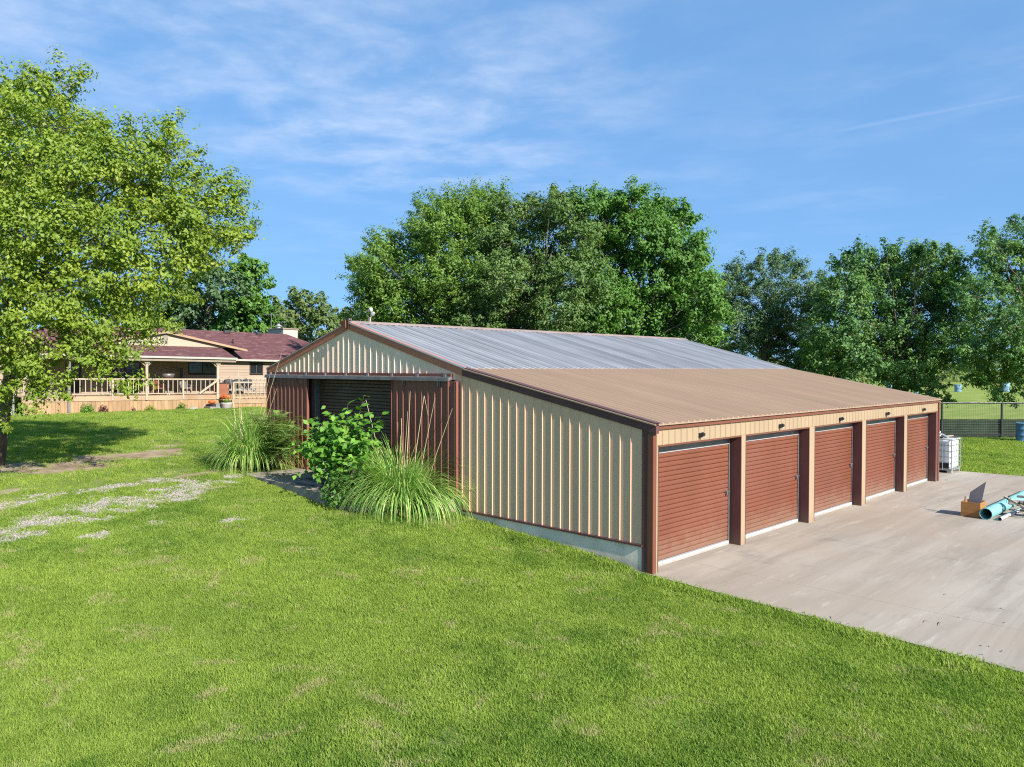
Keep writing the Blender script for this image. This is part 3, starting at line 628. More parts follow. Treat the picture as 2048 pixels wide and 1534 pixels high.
# chimney, vents
ch = part('chimney', MB().span((17.45, 7.0, 4.8), (18.75, 9.6, 6.02)), mat('chimney siding', (.42, .38, .33), .05, 2.), house)
part('chimney_cap', MB().span((17.38, 6.93, 6.022), (18.82, 9.67, 6.12)), M_soffit, ch)
part('flue', MB().lathe([(.16, 0), (.16, .16), (.24, .18), (.24, .26), (.1, .34), (.1, .4)], (17.75, 8.3, 6.12), 12), M_galv, ch)
for px_, z_ in ((8.9, 5.56), (12.6, 5.56), (15.2, 5.55)):
    part('roof_vent', MB().box((px_, 6.75, z_ + .02), (.5, .4, .22), None, .7), M_dark, house)
part('vent_pipe', MB().tube([(12.3, 5.0, 4.5), (12.3, 5.0, 4.95)], .06, 8), M_dark, house)

deck = thing('wooden_deck', 'raised weathered wooden deck with baluster railing along the ranch house', 'deck', tuple(HOUSE), (0, HT, 0))
for k in range(19):
    y = .02 + k * .155
    part('deck_board', MB().span((-2.4, y, GZ - .05), (16., y + .148, GZ - .005)), M_deckwood, deck)
part('rim_board', MB().span((0, -.05, .70), (8.95, .0, .995)), M_deckwood, deck)
part('rim_board', MB().span((-2.4, -.02, .66), (-.09, .03, .96)), M_deckwood, deck)
xq = -2.35
while xq < 8.9:
    wq = .225
    if not (-.12 < xq < .02): part('skirt_board', MB().span((xq, -.015 + .012 * R.random(), -.1), (xq + wq, .03, .69 - .01 * R.random())), M_skirt, deck)
    xq += wq + .012
xq = 9.6
while xq < 15.5:
    part('skirt_board', MB().span((xq, -.66 + .012 * R.random(), -.2), (xq + .225, -.62, .40)), M_skirt, deck); xq += .237
part('rim_board', MB().span((9.55, -.70, .41), (15.5, -.67, .70)), M_deckwood, deck)
part('landing', MB().span((8.96, -.665, .64), (15.5, .0, .705)), M_deckwood, deck)
part('landing_wall', MB().span((8.96, -.0, .0), (15.5, .018, .94)), M_skirt, deck)
def railing(xa, xb, y, zt, zbot, step=.29, posts=()):
    part('top_rail', MB().span((xa, y - .06, zt - .045), (xb, y + .06, zt + .045)), M_rail, deck)
    part('bottom_rail', MB().span((xa, y - .03, zbot - .03), (xb, y + .03, zbot + .03)), M_rail, deck)
    bm_ = MB().span((-.022, -.022, zbot + .031), (.022, .022, zt - .046)).mesh('baluster', M_rail)
    n = int((xb - xa) / step)
    for i in range(n): put('baluster', bm_, deck, (xa + (i + .5) * (xb - xa) / n, y, 0))
railing(.12, 8.8, -.01, 2.02, 1.12)
railing(-2.1, -.1, .02, 1.80, 1.05)
railing(9.7, 12.6, -.64, 1.83, .83)
railing(10.9, 15.4, .02, 2.09, 1.12)
for x in (4.33, 8.87):
    part('porch_post', MB().span((x - .075, -.10, .72), (x + .075, .05, 3.16)), M_rail, deck)
    part('post_capital', MB().extrude([(x - .13, 0, 3.0), (x + .13, 0, 3.0), (x + .22, 0, 3.165), (x - .22, 0, 3.165)], (0, -.16, 0), (0, .10, 0)), M_rail, deck)
    for sgn in (-1, 1): part('knee_brace', MB().tube([(x + sgn * .08, -.02, 2.86), (x + sgn * .46, -.02, 3.2)], .035, 6), M_rail, deck)
for x, y, za, zc_ in ((2.35, -.02, .75, 2.0), (6.6, -.02, .75, 2.0), (9.68, -.64, -.1, 1.86), (12.62, -.64, .2, 1.86)):
    part('rail_post', MB().span((x - .05, y - .055, za), (x + .05, y + .075, zc_)), M_rail, deck)
part('corner_pole', MB().tube([(-.02, -.05, -.2), (0, -.05, 3.3)], .085, 10), M_greywood, deck)
part('stair_rail', MB().box((8.25, -.12, 1.55), (1.55, .07, .12), (0, -.62, 0)), M_rail, deck)
for k in range(3):
    part('stair_tread', MB().span((7.6 + k * .36, -1.05 , -.12 + k * .19), (8.85, -.08, .06 + k * .19 )) if False else MB().span((7.55 + k * .40, -1.0, -.15), (7.95 + k * .40 if k < 2 else 8.85, -.07, .05 + k * .19)), M_greywood, deck)

# things standing on the deck and beside it (local house coordinates)
HM = Matrix.Translation(HOUSE) @ Euler((0, HT, 0)).to_matrix().to_4x4()
def hw(x, y, z): return tuple(HM @ Vector((x, y, z)))
def chair(x, y, rz, label, m):
    t = thing('deck_chair', label, 'chair', hw(x, y, GZ), (0, 0, rz), 'chairs on the wooden deck')
    part('seat', MB().box((0, 0, .42), (.55, .55, .06)), m, t)
    for sx_ in (-1, 1):
        part('leg', MB().box((sx_ * .24, -.24, .30), (.05, .05, .6)), m, t); part('leg', MB().box((sx_ * .24, .24, .45), (.05, .05, .9)), m, t)
        part('armrest', MB().box((sx_ * .27, 0, .62), (.07, .6, .035)), m, t)
    for k in range(4): part('back_slat', MB().box((-.165 + k * .11, .25, .68), (.075, .025, .46)), m, t)
    return t
chair(5.6, 1.5, .25, 'dark wooden deck chair beside the tall urn planter', M_terra)
chair(2.9, 1.3, -.3, 'pale wooden deck chair behind the railing near the patio door', M_rail)
chair(7.4, 1.6, .1, 'grey wooden deck chair between lantern post and dark window', M_greywood)
t = thing('urn_planter', 'big grey metal bowl planter on a narrow pedestal on the deck', 'planter', hw(6.1, 1.1, GZ))
part('bowl', MB().lathe([(.05, .95), (.22, 1.0), (.36, 1.15), (.40, 1.36), (.34, 1.38), (.30, 1.3)], (0, 0, 0), 16), M_track, t, smooth=True)
part('pedestal', MB().lathe([(.22, 0), (.2, .06), (.07, .12), (.06, .8), (.1, .95)], (0, 0, 0), 12), M_track, t)
t = thing('lantern_post', 'tall narrow dark lantern box standing against the house wall', 'lantern', hw(7.35, 2.2, GZ))
part('body', MB().box((0, 0, .9), (.2, .2, 1.75)), M_dark, t); part('frame', MB().box((-.14, 0, .9), (.06, .2, 1.8)).box((0, 0, 1.81), (.42, .26, .06)), M_soffit, t)
t = thing('patio_sofa', 'patio sofa with lumpy dark cushions under the porch end', 'sofa', hw(11.0, 1.3, GZ))
part('frame', MB().box((0, 0, .3), (2.1, .7, .12)).box((0, .33, .6), (2.1, .06, .6)), M_greywood, t)
for sx_ in (-1, 1):
    part('leg', MB().box((sx_ * .98, -.28, .15), (.07, .07, .3)), M_greywood, t)
for k in range(3): part('cushion', MB().lathe([(.06, 0), (.3, .03), (.34, .22), (.3, .4), (.1, .46)], (-.68 + k * .68, .12, .58), 12), M_cush, t, smooth=True)
t = thing('cabinet', 'low red brown cabinet with dark top beside the stair opening', 'cabinet', hw(9.35, .45, GZ))
part('body', MB().box((0, 0, .37), (.85, .5, .74)), M_terra, t); part('top', MB().box((0, 0, .77), (.95, .58, .05)), M_dark, t)
t = thing('kettle', 'black kettle standing on the red brown cabinet', 'kettle', hw(9.05, .45, GZ + .797))
part('pot', MB().lathe([(.14, 0), (.2, .08), (.18, .2), (.08, .28), (.02, .32)], (0, 0, 0), 14), M_dark, t, smooth=True); part('handle', MB().tube([(-.15, 0, .22), (-.1, 0, .4), (.1, 0, .4), (.15, 0, .22)], .012, 6), M_dark, t)
def pumpkin(loc, s, label, face=False):
    t = thing('pumpkin', label, 'pumpkin', loc, group='orange pumpkins by the deck stairs'); m = MB()
    n = 28; prof = [(.02, 0), (.75, .06), (1., .42), (.96, .66), (.6, .9), (.12, .86)]
    v = [((r * (1 - .07 * (j % 4 == 0))) * s * math.cos(2 * math.pi * j / n), (r * (1 - .07 * (j % 4 == 0))) * s * math.sin(2 * math.pi * j / n), z * s) for r, z in prof for j in range(n)]
    f = [(i * n + j, i * n + (j + 1) % n, (i + 1) * n + (j + 1) % n, (i + 1) * n + j) for i in range(5) for j in range(n)] + [tuple(range(n))[::-1], tuple(range(5 * n, 6 * n))]
    part('shell', m.add(v, f), M_orange, t, smooth=True); part('stem', MB().tube([(0, 0, .8 * s), (.05 * s, 0, 1.1 * s)], .09 * s, 6), M_greywood, t)
    if face:
        for a_, z_ in ((-.35, .58), (.05, .58), (-.15, .32)):
            a_ -= math.pi * .62; part('eye_hole', MB().box((math.cos(a_) * s * .97, math.sin(a_) * s * .97, z_ * s), (.2 * s, .2 * s, .16 * s), (0, 0, a_)), M_dark, t)
pumpkin(hw(8.25, -.55, .43), .24, 'plain squat orange pumpkin sitting on the dark stair steps')
pumpkin(hw(9.25, -.42, .706), .34, 'carved orange pumpkin with dark holes on the deck landing', True)
t = thing('flower_pot', 'white glazed flower pot with spiky green plant beside the deck stairs', 'flower pot', hw(8.95, -1.25, -.1))
part('pot', MB().lathe([(.22, 0), (.28, .1), (.34, .5), (.38, .56), (.36, .62), (.3, .6)], (0, 0, 0), 18), M_clay, t, smooth=True)

def tuft(center, n, h, spread, rng, wid=.02, curl=.6, seg=5, upright=.5, start=.12):
    """Arching ribbons that leave a common base; returns leaf quads strip by strip."""
    out = []; rn = []
    for i in range(n):
        a = rng.random() * 2 * math.pi; q = rng.random(); L = h * (.65 + .5 * rng.random()); r0 = start * math.sqrt(rng.random())
        el = math.pi / 2 - (spread * (q ** .7)); p = np.array([math.cos(a) * r0, math.sin(a) * r0, 0.]) + center; r = rng.random(); w0 = wid * (.7 + .6 * rng.random())
        az = a + rng.normal() * .3
        for s in range(seg):
            e = el - curl * (.4 + .9 * q) * ((s + .5) / seg) ** 1.6 * 2.2
            d = np.array([math.cos(az) * math.cos(e), math.sin(az) * math.cos(e), math.sin(e)]); nxt = p + d * L / seg
            side = np.array([-math.sin(az), math.cos(az), 0]); wa = w0 * (1 - (s / seg) ** 2.2); wb = w0 * (1 - ((s + 1) / seg) ** 2.2) + .0008
            out.append([p - side * wa / 2, p + side * wa / 2, nxt + side * wb / 2, nxt - side * wb / 2]); rn.append(r); p = nxt
    return np.array(out), np.array(rn)
q_, r_ = tuft(np.array([0, 0, .6]), 40, .5, .9, R, .035)
quads_object('plant', q_, r_, L_willow, t)

def bush(name, label, cat, loc, rx, rz, n, size, m, group=None, seed=0, stemmat=None):
    rg = np.random.default_rng(seed); t = thing(name, label, cat, loc, group=group)
    d = unit(rg.normal(size=(n, 3))); d[:, 2] = abs(d[:, 2]); rr = rg.random(n) ** .4
    lump = 1 + .25 * np.sin(d[:, 0] * 5 + seed) * np.cos(d[:, 1] * 4 + seed * 2)
    P = d * rr[:, None] * np.array([rx, rx, rz]) * lump[:, None] + np.array([0, 0, .03])
    N = d * .6 + np.array([0, 0, .5]) + rg.normal(size=(n, 3)) * .5
    V = leaf_quads(P, N, rg.normal(size=(n, 3)), size * (.7 + .6 * rg.random(n)), size * .5 * (.7 + .6 * rg.random(n)))
    quads_object('foliage', V, rg.random(n), m, t)
    st = MB()
    for k in range(5):
        a = k * 1.26; st.tube([(0, 0, 0), (math.cos(a) * rx * .3, math.sin(a) * rx * .3, rz * .5), (math.cos(a) * rx * .6, math.sin(a) * rx * .6, rz * .8)], [.015, .01, .005], 5)
    part('stems', st, stemmat or M_bark, t)
    return t
G = 'small bushes planted along the deck skirt'
bush('garden_bush', 'leafy green bush by the brown corner pole of the deck', 'bush', hw(.85, -.45, -.02), .42, .55, 500, .11, L_shrub, G, 1)
bush('garden_bush', 'small dark red leaved bush against the deck skirt', 'bush', hw(1.75, -.4, -.02), .28, .5, 260, .10, L_red, G, 2)
bush('garden_bush', 'rounded yellow green bush in front of the first porch post', 'bush', hw(4.4, -.45, -.05), .36, .45, 420, .09, L_maple, G, 3)
bush('garden_bush', 'fresh green bush left of the deck stairs', 'bush', hw(6.35, -.45, -.06), .38, .55, 420, .11, L_shrub, G, 4)
bush('garden_bush', 'tiny rusty flowering bush between two larger bushes by deck', 'bush', hw(3.45, -.35, -.04), .16, .36, 110, .08, L_red, G, 5)
st = MB(); st.lathe([(.05, 0), (.32, .05), (.36, .2), (.22, .34), (.05, .37)], (0, 0, 0), 9)
tag(put('garden_stone', st.mesh('garden_stone', M_stone), None, hw(7.05, -.6, -.12)), 'grey brown garden stone beside the lowest stair step', 'stone')
# gravel bed edge along the skirt
pts = MB()
for i in range(330):
    x = -2.4 + R.random() * 11; y = -.25 - .35 * R.random(); s = .03 + .05 * R.random(); pts.box((x, y, -.02 - .012 * x + s * .2), (s * 1.5, s, s * .8), (R.random(), R.random(), R.random() * 3), .7)
bed = tag(put('edging_gravel', pts.mesh('edging_gravel', M_pebble), None, tuple(HOUSE)), kind='stuff')

fence = thing('plank_fence', 'grey weathered plank fence left of the deck behind the tree', 'fence', hw(-2.6, .6, 0), (0, HT, math.pi * .93))
for k in range(22):
    part('plank', MB().span((k * .2, -.012, -.05), (k * .2 + .188, .012, 1.85 - .03 * R.random())), M_greywood, fence)
for z in (.4, 1.4): part('fence_rail', MB().span((0, .015, z), (4.4, .06, z + .09)), M_greywood, fence)
for k in range(3): part('fence_post', MB().span((k * 2.15, .062, -.05), (k * 2.15 + .1, .16, 1.8)), M_greywood, fence)

# aerial mast beyond the house
mp_ = at(543, 690, 66.); base = (mp_[0], mp_[1], 1.3)
t = thing('aerial_mast', 'thin television aerial mast rising behind the house chimney', 'aerial', base); h_ = at(543, 626, 66.)[2] - 1.3
part('mast', MB().tube([(0, 0, 0), (0, 0, h_)], .035, 6), M_track, t)
part('crossbar', MB().tube([(-.55, .45, h_ - .15), (.55, -.45, h_ - .15)], .025, 6).tube([(-.35, -.1, h_ - .15), (-.15, .5, h_ - .15)], .018, 5).tube([(.15, -.5, h_ - .15), (.35, .1, h_ - .15)], .018, 5), M_track, t)

# ------------------------------------------------------------------ trees
def tree(name, label, base, lobes, leafm, barkm, trunk_r, n_leaf, leaf, seed, group=None, lean=(0, 0, 1.), spike=.9, hub=None, gap=.25, width=.55, bare=0, spread=.22, plume=.45, nclus=1.0, per_sprig=85):
    """lobes: (x, y, z, r) clumps of the crown. Sprigs of leaves fill the outer part of each clump."""
    rg = np.random.default_rng(seed); base = np.array(base, float); t = thing(name, label, 'tree', tuple(base), group=group)
    Lb = np.array(lobes, float); ctr = Lb[:, :3].mean(0); w = Lb[:, 3] ** 2
    hubz = np.array(hub) if hub is not None else np.array([base[0], base[1], base[2] * .55 + ctr[2] * .45])
    P_, N_, A_, C_ = [], [], [], []; starts = []
    per = per_sprig
    for li, (x, y, z, r) in enumerate(Lb):
        c = np.array([x, y, z]); nl = int(n_leaf * w[li] / w.sum()); ncl = max(3, int(nl / per * nclus)); per_c = max(6, nl // ncl)
        d = unit(rg.normal(size=(ncl, 3)))
        out_ = unit(c - ctr + 1e-6)
        d = unit(d + out_ * .25)
        keep = rg.random(ncl) > gap * .5
        d = d[keep]
        rad = r * (.35 + .62 * rg.random(len(d)) ** .55)
        for k in range(len(d)):
            st = c + d[k] * rad[k] * np.array([1, 1, .85]); ax = unit(d[k] * .7 + np.array(lean) * plume + rg.normal(size=3) * .25)
            ln = spike * (.45 + .9 * rg.random()) * (.6 + .4 * min(1, r / 1.5)); m = per_c
            tt = rg.random(m); wd = spread * ln * 1.5 * (1 - .55 * tt); off = rg.normal(size=(m, 3)) * np.array([1, 1, .62])
            pos = st + ax * (tt * ln)[:, None] + off * wd[:, None]
            P_.append(pos); nn = unit(off + ax * (tt - .4)[:, None] * 1.5) * .8 + d[k] * .25 + np.array([0, -.1, .4]) + rg.normal(size=(m, 3)) * .42; N_.append(nn)
            A_.append(ax * .7 + rg.normal(size=(m, 3)) * .7 + np.array([0, 0, -.35])); C_.append(np.full(m, rg.random()))
            starts.append((li, st, ax, ln))
    P = np.concatenate(P_); N = np.concatenate(N_); A = np.concatenate(A_); C = np.concatenate(C_); n = len(P)
    sz = leaf * (.65 + .7 * rg.random(n))
    V = leaf_quads(P, N, A, sz, sz * width) - base
    quads_object('crown', V, np.clip(C * .45 + rg.random(n) * .55, 0, 1), leafm, t)
    # wood
    wood = MB(); hb = hubz - base
    def bend(a, b, k=4, amt=.08):
        a = np.array(a); b = np.array(b); L = np.linalg.norm(b - a); return [a + (b - a) * s + (rg.normal(size=3) * amt * L * math.sin(math.pi * s)) * .5 + np.array([0, 0, amt * L * math.sin(math.pi * s)]) for s in np.linspace(0, 1, k)]
    tp = bend((0, 0, -.15), hb, 6, .02)
    wood.tube(tp, list(np.linspace(trunk_r * 1.25, trunk_r * .72, 6)), 10)
    part('trunk', wood, barkm, t, smooth=True)
    lim = MB(); tw = MB()
    for li, (x, y, z, r) in enumerate(Lb):
        e = np.array([x, y, z]) - base; s0 = tp[-1] if rg.random() < .6 else np.array(tp[-2])
        rr = trunk_r * .42 * min(1, .35 + r / 3.5)
        pa = bend(s0, e, 6, .07); lim.tube(pa, list(np.linspace(rr, rr * .22, 6)), 7)
    for (li, st, ax, ln) in starts:
        if rg.random() < .45:
            e = np.array(Lb[li, :3]) - base; s_ = st - base; q = s_ + ax * ln * .8
            tw.tube([e * .75 + s_ * .25, s_ * .7 + e * .3 + rg.normal(size=3) * .1, s_, q], [.022 * trunk_r / .3, .015 * trunk_r / .3, .009 * trunk_r / .3, .003], 4, cap=False)
    part('limbs', lim, barkm, t, smooth=True); part('twigs', tw, barkm, t)['kind'] = 'stuff'
    return t

def lobes_px(lst, D, jit=0., seed=1):
    rg = np.random.default_rng(seed); out = []
    for q in lst:
        px, py, rp = q[:3]; dd = q[3] if len(q) > 3 else rg.normal() * jit
        p = at(px, py, D + dd); out.append((*p, rp * (D + dd) / FPX))
    return out

TB = (-7.12, 18.86, terrain(-7.12, 18.86))
TD = float((np.array([*TB[:2], TB[2]]) - CAM) @ CF)
LT = [(60, 235, 75, 1.), (118, 180, 48, .3), (18, 205, 50, 0), (105, 260, 85, -.6), (205, 300, 62, .5), (255, 300, 48, -.8), (318, 275, 42, .2), (345, 310, 46, -.6), (150, 360, 95, -1.6), (262, 370, 75, -1.2),
      (360, 385, 55, -.6), (425, 385, 42, .3), (40, 350, 95, -1.5), (-60, 330, 110, 0), (-90, 470, 140, -.5), (90, 470, 100, -2.2), (210, 470, 85, -2.2), (320, 460, 75, -1.4), (408, 455, 58, -.3), (458, 440, 38, .3),
      (468, 475, 26, .0), (430, 510, 40, .2), (350, 530, 62, -1.), (250, 555, 78, -2.2), (130, 580, 85, -2.6), (20, 590, 90, -2.3), (-80, 620, 110, -1.), (350, 580, 44, -.4), (290, 620, 52, -1.6), (190, 645, 62, -2.4), (90, 670, 65, -2.6), (10, 690, 60, -2.2),
      (235, 690, 36, -2.), (255, 655, 36, -1.9), (160, 715, 32, -2.6), (60, 735, 44, -2.6), (240, 745, 30, -2.2), (205, 735, 22, -2.3), (110, 772, 30, -2.8), (40, 790, 34, -2.8), (90, 808, 24, -2.9), (-20, 760, 50, -2.), (12, 838, 20, -2.6),
      (60, 400, 110, 2.5), (200, 420, 90, 2.5), (320, 400, 60, 2.2), (180, 560, 90, 2.), (380, 500, 50, 2.2)]
tree('shade_tree', 'big bright yellow green shade tree at the left lawn edge', TB, lobes_px(LT, TD), L_maple, M_bark, .17, 185000, .108, 11, spike=.78, hub=at(40, 600, TD), gap=.6, width=.55, plume=.1, spread=.25, per_sprig=105)

CT = 'tall trees behind the storage building'
A_l = [(730, 545, 26), (765, 520, 30), (800, 505, 30), (760, 580, 42), (800, 560, 50), (850, 500, 42), (865, 455, 36), (890, 430, 30), (925, 425, 32), (960, 415, 34), (985, 410, 26), (900, 480, 55), (960, 470, 50), (870, 560, 65), (930, 560, 70), (790, 620, 55), (850, 640, 60), (920, 640, 60), (740, 640, 40), (980, 540, 50), (845, 425, 14), (760, 492, 14), (722, 530, 14), (795, 480, 13)]
B_l = [(1130, 430, 34), (1020, 430, 30), (985, 450, 34), (1075, 560, 60), (1150, 560, 60), (1000, 610, 55), (960, 640, 50), (1090, 660, 60), (1105, 410, 26), (1070, 425, 30), (1035, 445, 34), (1100, 460, 48), (1040, 500, 52), (1095, 530, 56), (1010, 560, 52), (1060, 600, 56), (1120, 630, 50), (1020, 650, 44), (1110, 392, 14), (1160, 480, 40), (1000, 490, 34), (960, 690, 60), (1050, 680, 50)]
C_l = [(1195, 410, 26), (1160, 425, 28), (1260, 412, 32), (1230, 440, 42), (1310, 430, 34), (1355, 445, 30), (1290, 480, 60), (1350, 500, 46), (1210, 510, 60), (1370, 560, 44), (1290, 570, 70), (1400, 590, 36), (1200, 600, 60), (1350, 620, 56), (1270, 650, 60), (1420, 640, 26), (1180, 660, 46), (1258, 392, 14), (1372, 430, 14), (1390, 520, 16), (1420, 575, 22), (1330, 680, 50), (1395, 680, 34)]
def tbase(px, D): p = at(px, 740, D); return (p[0], p[1], float(terrain(p[0], p[1])))
tree('willow_tree', 'mid green feathery tree left of the tall group behind the shed roof', tbase(900, 50.), lobes_px(A_l, 50., 1.6, 3), L_willow, M_bark, .28, 120000, .18, 21, CT, lean=(-.6, .35, .9), spike=1.25, hub=at(890, 640, 50.), width=.42, gap=.3, plume=.6, spread=.17)
tree('ash_tree', 'greyish green tree with bare forked stems in the middle of the tall group', tbase(1070, 50.), lobes_px(B_l, 48.5, 1.6, 4), L_grey, M_barkpale, .28, 110000, .175, 22, CT, spike=.95, hub=at(1080, 600, 49.5), width=.5, gap=.35, plume=.35)
tree('maple_tree', 'rich green rounded tree at the right of the tall group', tbase(1280, 50.), lobes_px(C_l, 50., 1.6, 5), L_green, M_bark, .3, 130000, .185, 23, CT, spike=1.0, hub=at(1290, 650, 50.), width=.6, gap=.22, plume=.3)
E_l = [(1435, 610, 34), (1440, 690, 40), (1635, 620, 34), (1640, 700, 44), (1520, 650, 50), (1480, 560, 36), (1530, 545, 34), (1560, 535, 28), (1590, 560, 32), (1460, 600, 44), (1520, 600, 50), (1580, 610, 46), (1480, 660, 50), (1550, 660, 56), (1620, 600, 32), (1610, 660, 46), (1440, 650, 34), (1500, 710, 46), (1570, 700, 46), (1640, 570, 24), (1550, 525, 14), (1600, 740, 40)]
F_l = [(1700, 545, 30), (1745, 530, 30), (1800, 530, 34), (1850, 535, 34), (1900, 540, 28), (1690, 600, 50), (1760, 590, 60), (1840, 590, 60), (1900, 600, 44), (1680, 680, 56), (1760, 670, 66), (1840, 670, 60), (1660, 720, 40), (1720, 740, 50), (1800, 740, 46), (1860, 730, 36), (1840, 510, 13), (1710, 512, 13), (1870, 510, 13), (1910, 512, 14), (1775, 510, 12), (1890, 690, 40), (1860, 775, 20), (1885, 795, 13), (1830, 770, 22)]
G_l = [(1945, 590, 36), (1935, 690, 40), (1975, 700, 44), (1960, 740, 30), (2020, 650, 50), (2040, 482, 36), (1995, 490, 26), (1965, 485, 16), (2010, 530, 44), (2060, 540, 60), (1970, 545, 22), (1990, 590, 40), (2070, 630, 60), (1960, 650, 36), (2040, 700, 50), (1930, 640, 24), (2030, 640, 26), (2000, 740, 36), (2050, 760, 34), (1990, 770, 20), (2020, 795, 16), (2100, 500, 60), (2110, 700, 70), (1960, 470, 10)]
RT = 'dark trees along the pasture fence'
tree('elm_tree', 'dark grey green open tree beyond the far end of the shed roof', tbase(1530, 62.), lobes_px(E_l, 62., 1.6, 6), L_elm, M_bark, .3, 84000, .19, 24, RT, spike=1.0, hub=at(1530, 690, 62.), width=.45, gap=.25, plume=.3, spread=.2)
tree('mulberry_tree', 'dark spreading tree with upright tips behind the roof corner', tbase(1800, 55.), lobes_px(F_l, 55., 1.6, 7), L_dark, M_bark, .3, 100000, .19, 25, RT, spike=1.15, hub=at(1790, 720, 55.), width=.55, gap=.2, plume=.45, spread=.18)
tree('hackberry_tree', 'dark green tree cut by the right picture edge with low hanging boughs', tbase(2075, 51.), lobes_px(G_l, 51., 1.4, 8), L_dark, M_bark, .3, 80000, .18, 26, RT, lean=(-.5, 0, .6), spike=1.15, hub=at(2075, 640, 51.), width=.5, gap=.5, plume=.4, spread=.16)
BT = 'trees behind the ranch house'
H_l = [(385, 560, 40), (420, 545, 34), (450, 575, 40), (400, 610, 50), (450, 625, 44), (360, 600, 50), (380, 650, 50), (440, 655, 30), (330, 640, 50), (280, 620, 60)]
I_l = [(500, 545, 22), (485, 560, 26), (515, 570, 22), (490, 600, 38), (510, 620, 34), (480, 640, 34), (525, 640, 24), (500, 530, 12), (530, 660, 20), (470, 655, 30)]
J_l = [(560, 620, 22), (590, 612, 22), (625, 610, 24), (560, 650, 30), (610, 645, 34), (655, 630, 24), (680, 640, 22), (650, 660, 30), (710, 645, 20), (700, 665, 26), (590, 670, 30), (730, 640, 14)]
tree('oak_tree', 'dark oak rising behind the house between shade tree and chimney', tbase(410, 72.), lobes_px(H_l, 72., 2., 9), L_elm, M_bark, .3, 24000, .34, 27, BT, spike=1.0, hub=at(410, 660, 72.), width=.55, gap=.2)
tree('poplar_tree', 'lighter green upright tree behind the red house roof', tbase(500, 74.), lobes_px(I_l, 74., 1.6, 10), L_green, M_bark, .26, 16000, .34, 28, BT, spike=1.1, hub=at(500, 660, 74.), width=.55, gap=.25)
tree('low_tree', 'low yellowish green tree row seen between chimney and shed peak', tbase(630, 82.), lobes_px(J_l, 82., 2., 12), L_far, M_bark, .26, 17000, .36, 29, BT, spike=1.1, hub=at(620, 690, 82.), width=.5, gap=.25)

# far woodland, one mass on the horizon
rg = np.random.default_rng(5); n = 26000; ang = rg.uniform(-.75, .75, n); D = 230 + 60 * rg.random(n)
hgt = 3.5 + 5.5 * vnoise(ang * 60, ang * 13, 1.7) + 2.5 * vnoise(ang * 60, ang * 13 + 5, .5)
P = np.stack([CAM[0] + D * (math.cos(YAW) * 1 + np.tan(ang) * math.sin(YAW)), CAM[1] + D * (math.sin(YAW) - np.tan(ang) * math.cos(YAW)), .3 + hgt * rg.random(n) ** .6 + 1.0 * (ang < .1)], 1)
V = leaf_quads(P, rg.normal(size=(n, 3)) * .5 + np.array([0, -.4, .6]), rg.normal(size=(n, 3)), 1.5 * (.6 + .8 * rg.random(n)), 1.0 * (.6 + .8 * rg.random(n)))
tag(quads_object('far_woodland', V, rg.random(n), L_far), kind='stuff')

# ------------------------------------------------------------------ plants by the main doors
def ornamental(name, label, loc, h, n, seed, dry, stalks, rad=.35):
    rg = np.random.default_rng(seed); t = thing(name, label, 'ornamental grass', loc, group='clumps of ornamental grass by the main doors')
    V, r = tuft(np.zeros(3), n, h, .74, rg, .025, 1.05, 9, start=rad); V = V * np.array([.8, 1.12, 1.]); tag(quads_object('blades', V, r, L_pampas, t), kind='stuff')
    V, r = tuft(np.zeros(3), dry, h * .55, .9, rg, .022, .7, 6, start=rad * .9); tag(quads_object('dry_thatch', V, r, L_dry, t), kind='stuff')
    for (dx_, dy_, lx, ly, hh, kink) in stalks:
        pts_ = [np.array([dx_, dy_, 0.]), np.array([dx_ + lx * .5, dy_ + ly * .5, hh * .55]), np.array([dx_ + lx, dy_ + ly, hh])]
        if kink: pts_ += [pts_[-1] + np.array([kink[0], kink[1], kink[2]])]
        part('stalk', MB().tube(pts_, list(np.linspace(.011, .004, len(pts_))), 5), MATS['dry stalk'], t)
    return t
mat('dry stalk', (.50, .41, .25), .12, 4., rough=.7)
gz = lambda x, y: float(terrain(x, y))
o1 = ornamental('pampas_grass', 'large arching green grass clump with tall dry stalks right of main doors', (-.74, 7.12, gz(-.74, 7.12) - .02), 2.05, 2000, 31, 240,
                [(.15, .0, .2, .1, 2.7, None), (.1, -.2, .25, -.3, 2.9, (.05, -.1, -.5)), (.2, -.3, .3, -.45, 2.85, None), (0, .5, -.1, .9, 2.75, (-.05, .22, -.2)), (.2, .1, .1, -.1, 3.0, None), (.3, -.4, .3, -.9, 2.6, None), (.1, .1, 0, -.25, 2.5, None), (0, -.1, .2, .35, 2.3, (.1, .1, -.2)), (.1, .3, .1, .1, 2.2, None)], .62)
o2 = ornamental('pampas_grass', 'second grass clump with leaning pale canes at the left door edge', (-1.25, 14.35, gz(-1.25, 14.35) - .02), 2.05, 1100, 32, 160,
                [(-.2, .2, -.15, .35, 2.9, (.0, .5, -.5)), (-.1, .1, -.1, .2, 3.1, None), (-.2, 0, -.05, .1, 2.9, (.1, -.3, -.4)), (0, 0, .35, -.75, 3.0, None), (.1, -.1, .35, -.85, 2.5, None), (.1, .1, .6, -.9, 3.6, None), (-.15, .3, -.2, .45, 2.6, None), (-.2, .1, -.1, .0, 3.2, None)], .5)
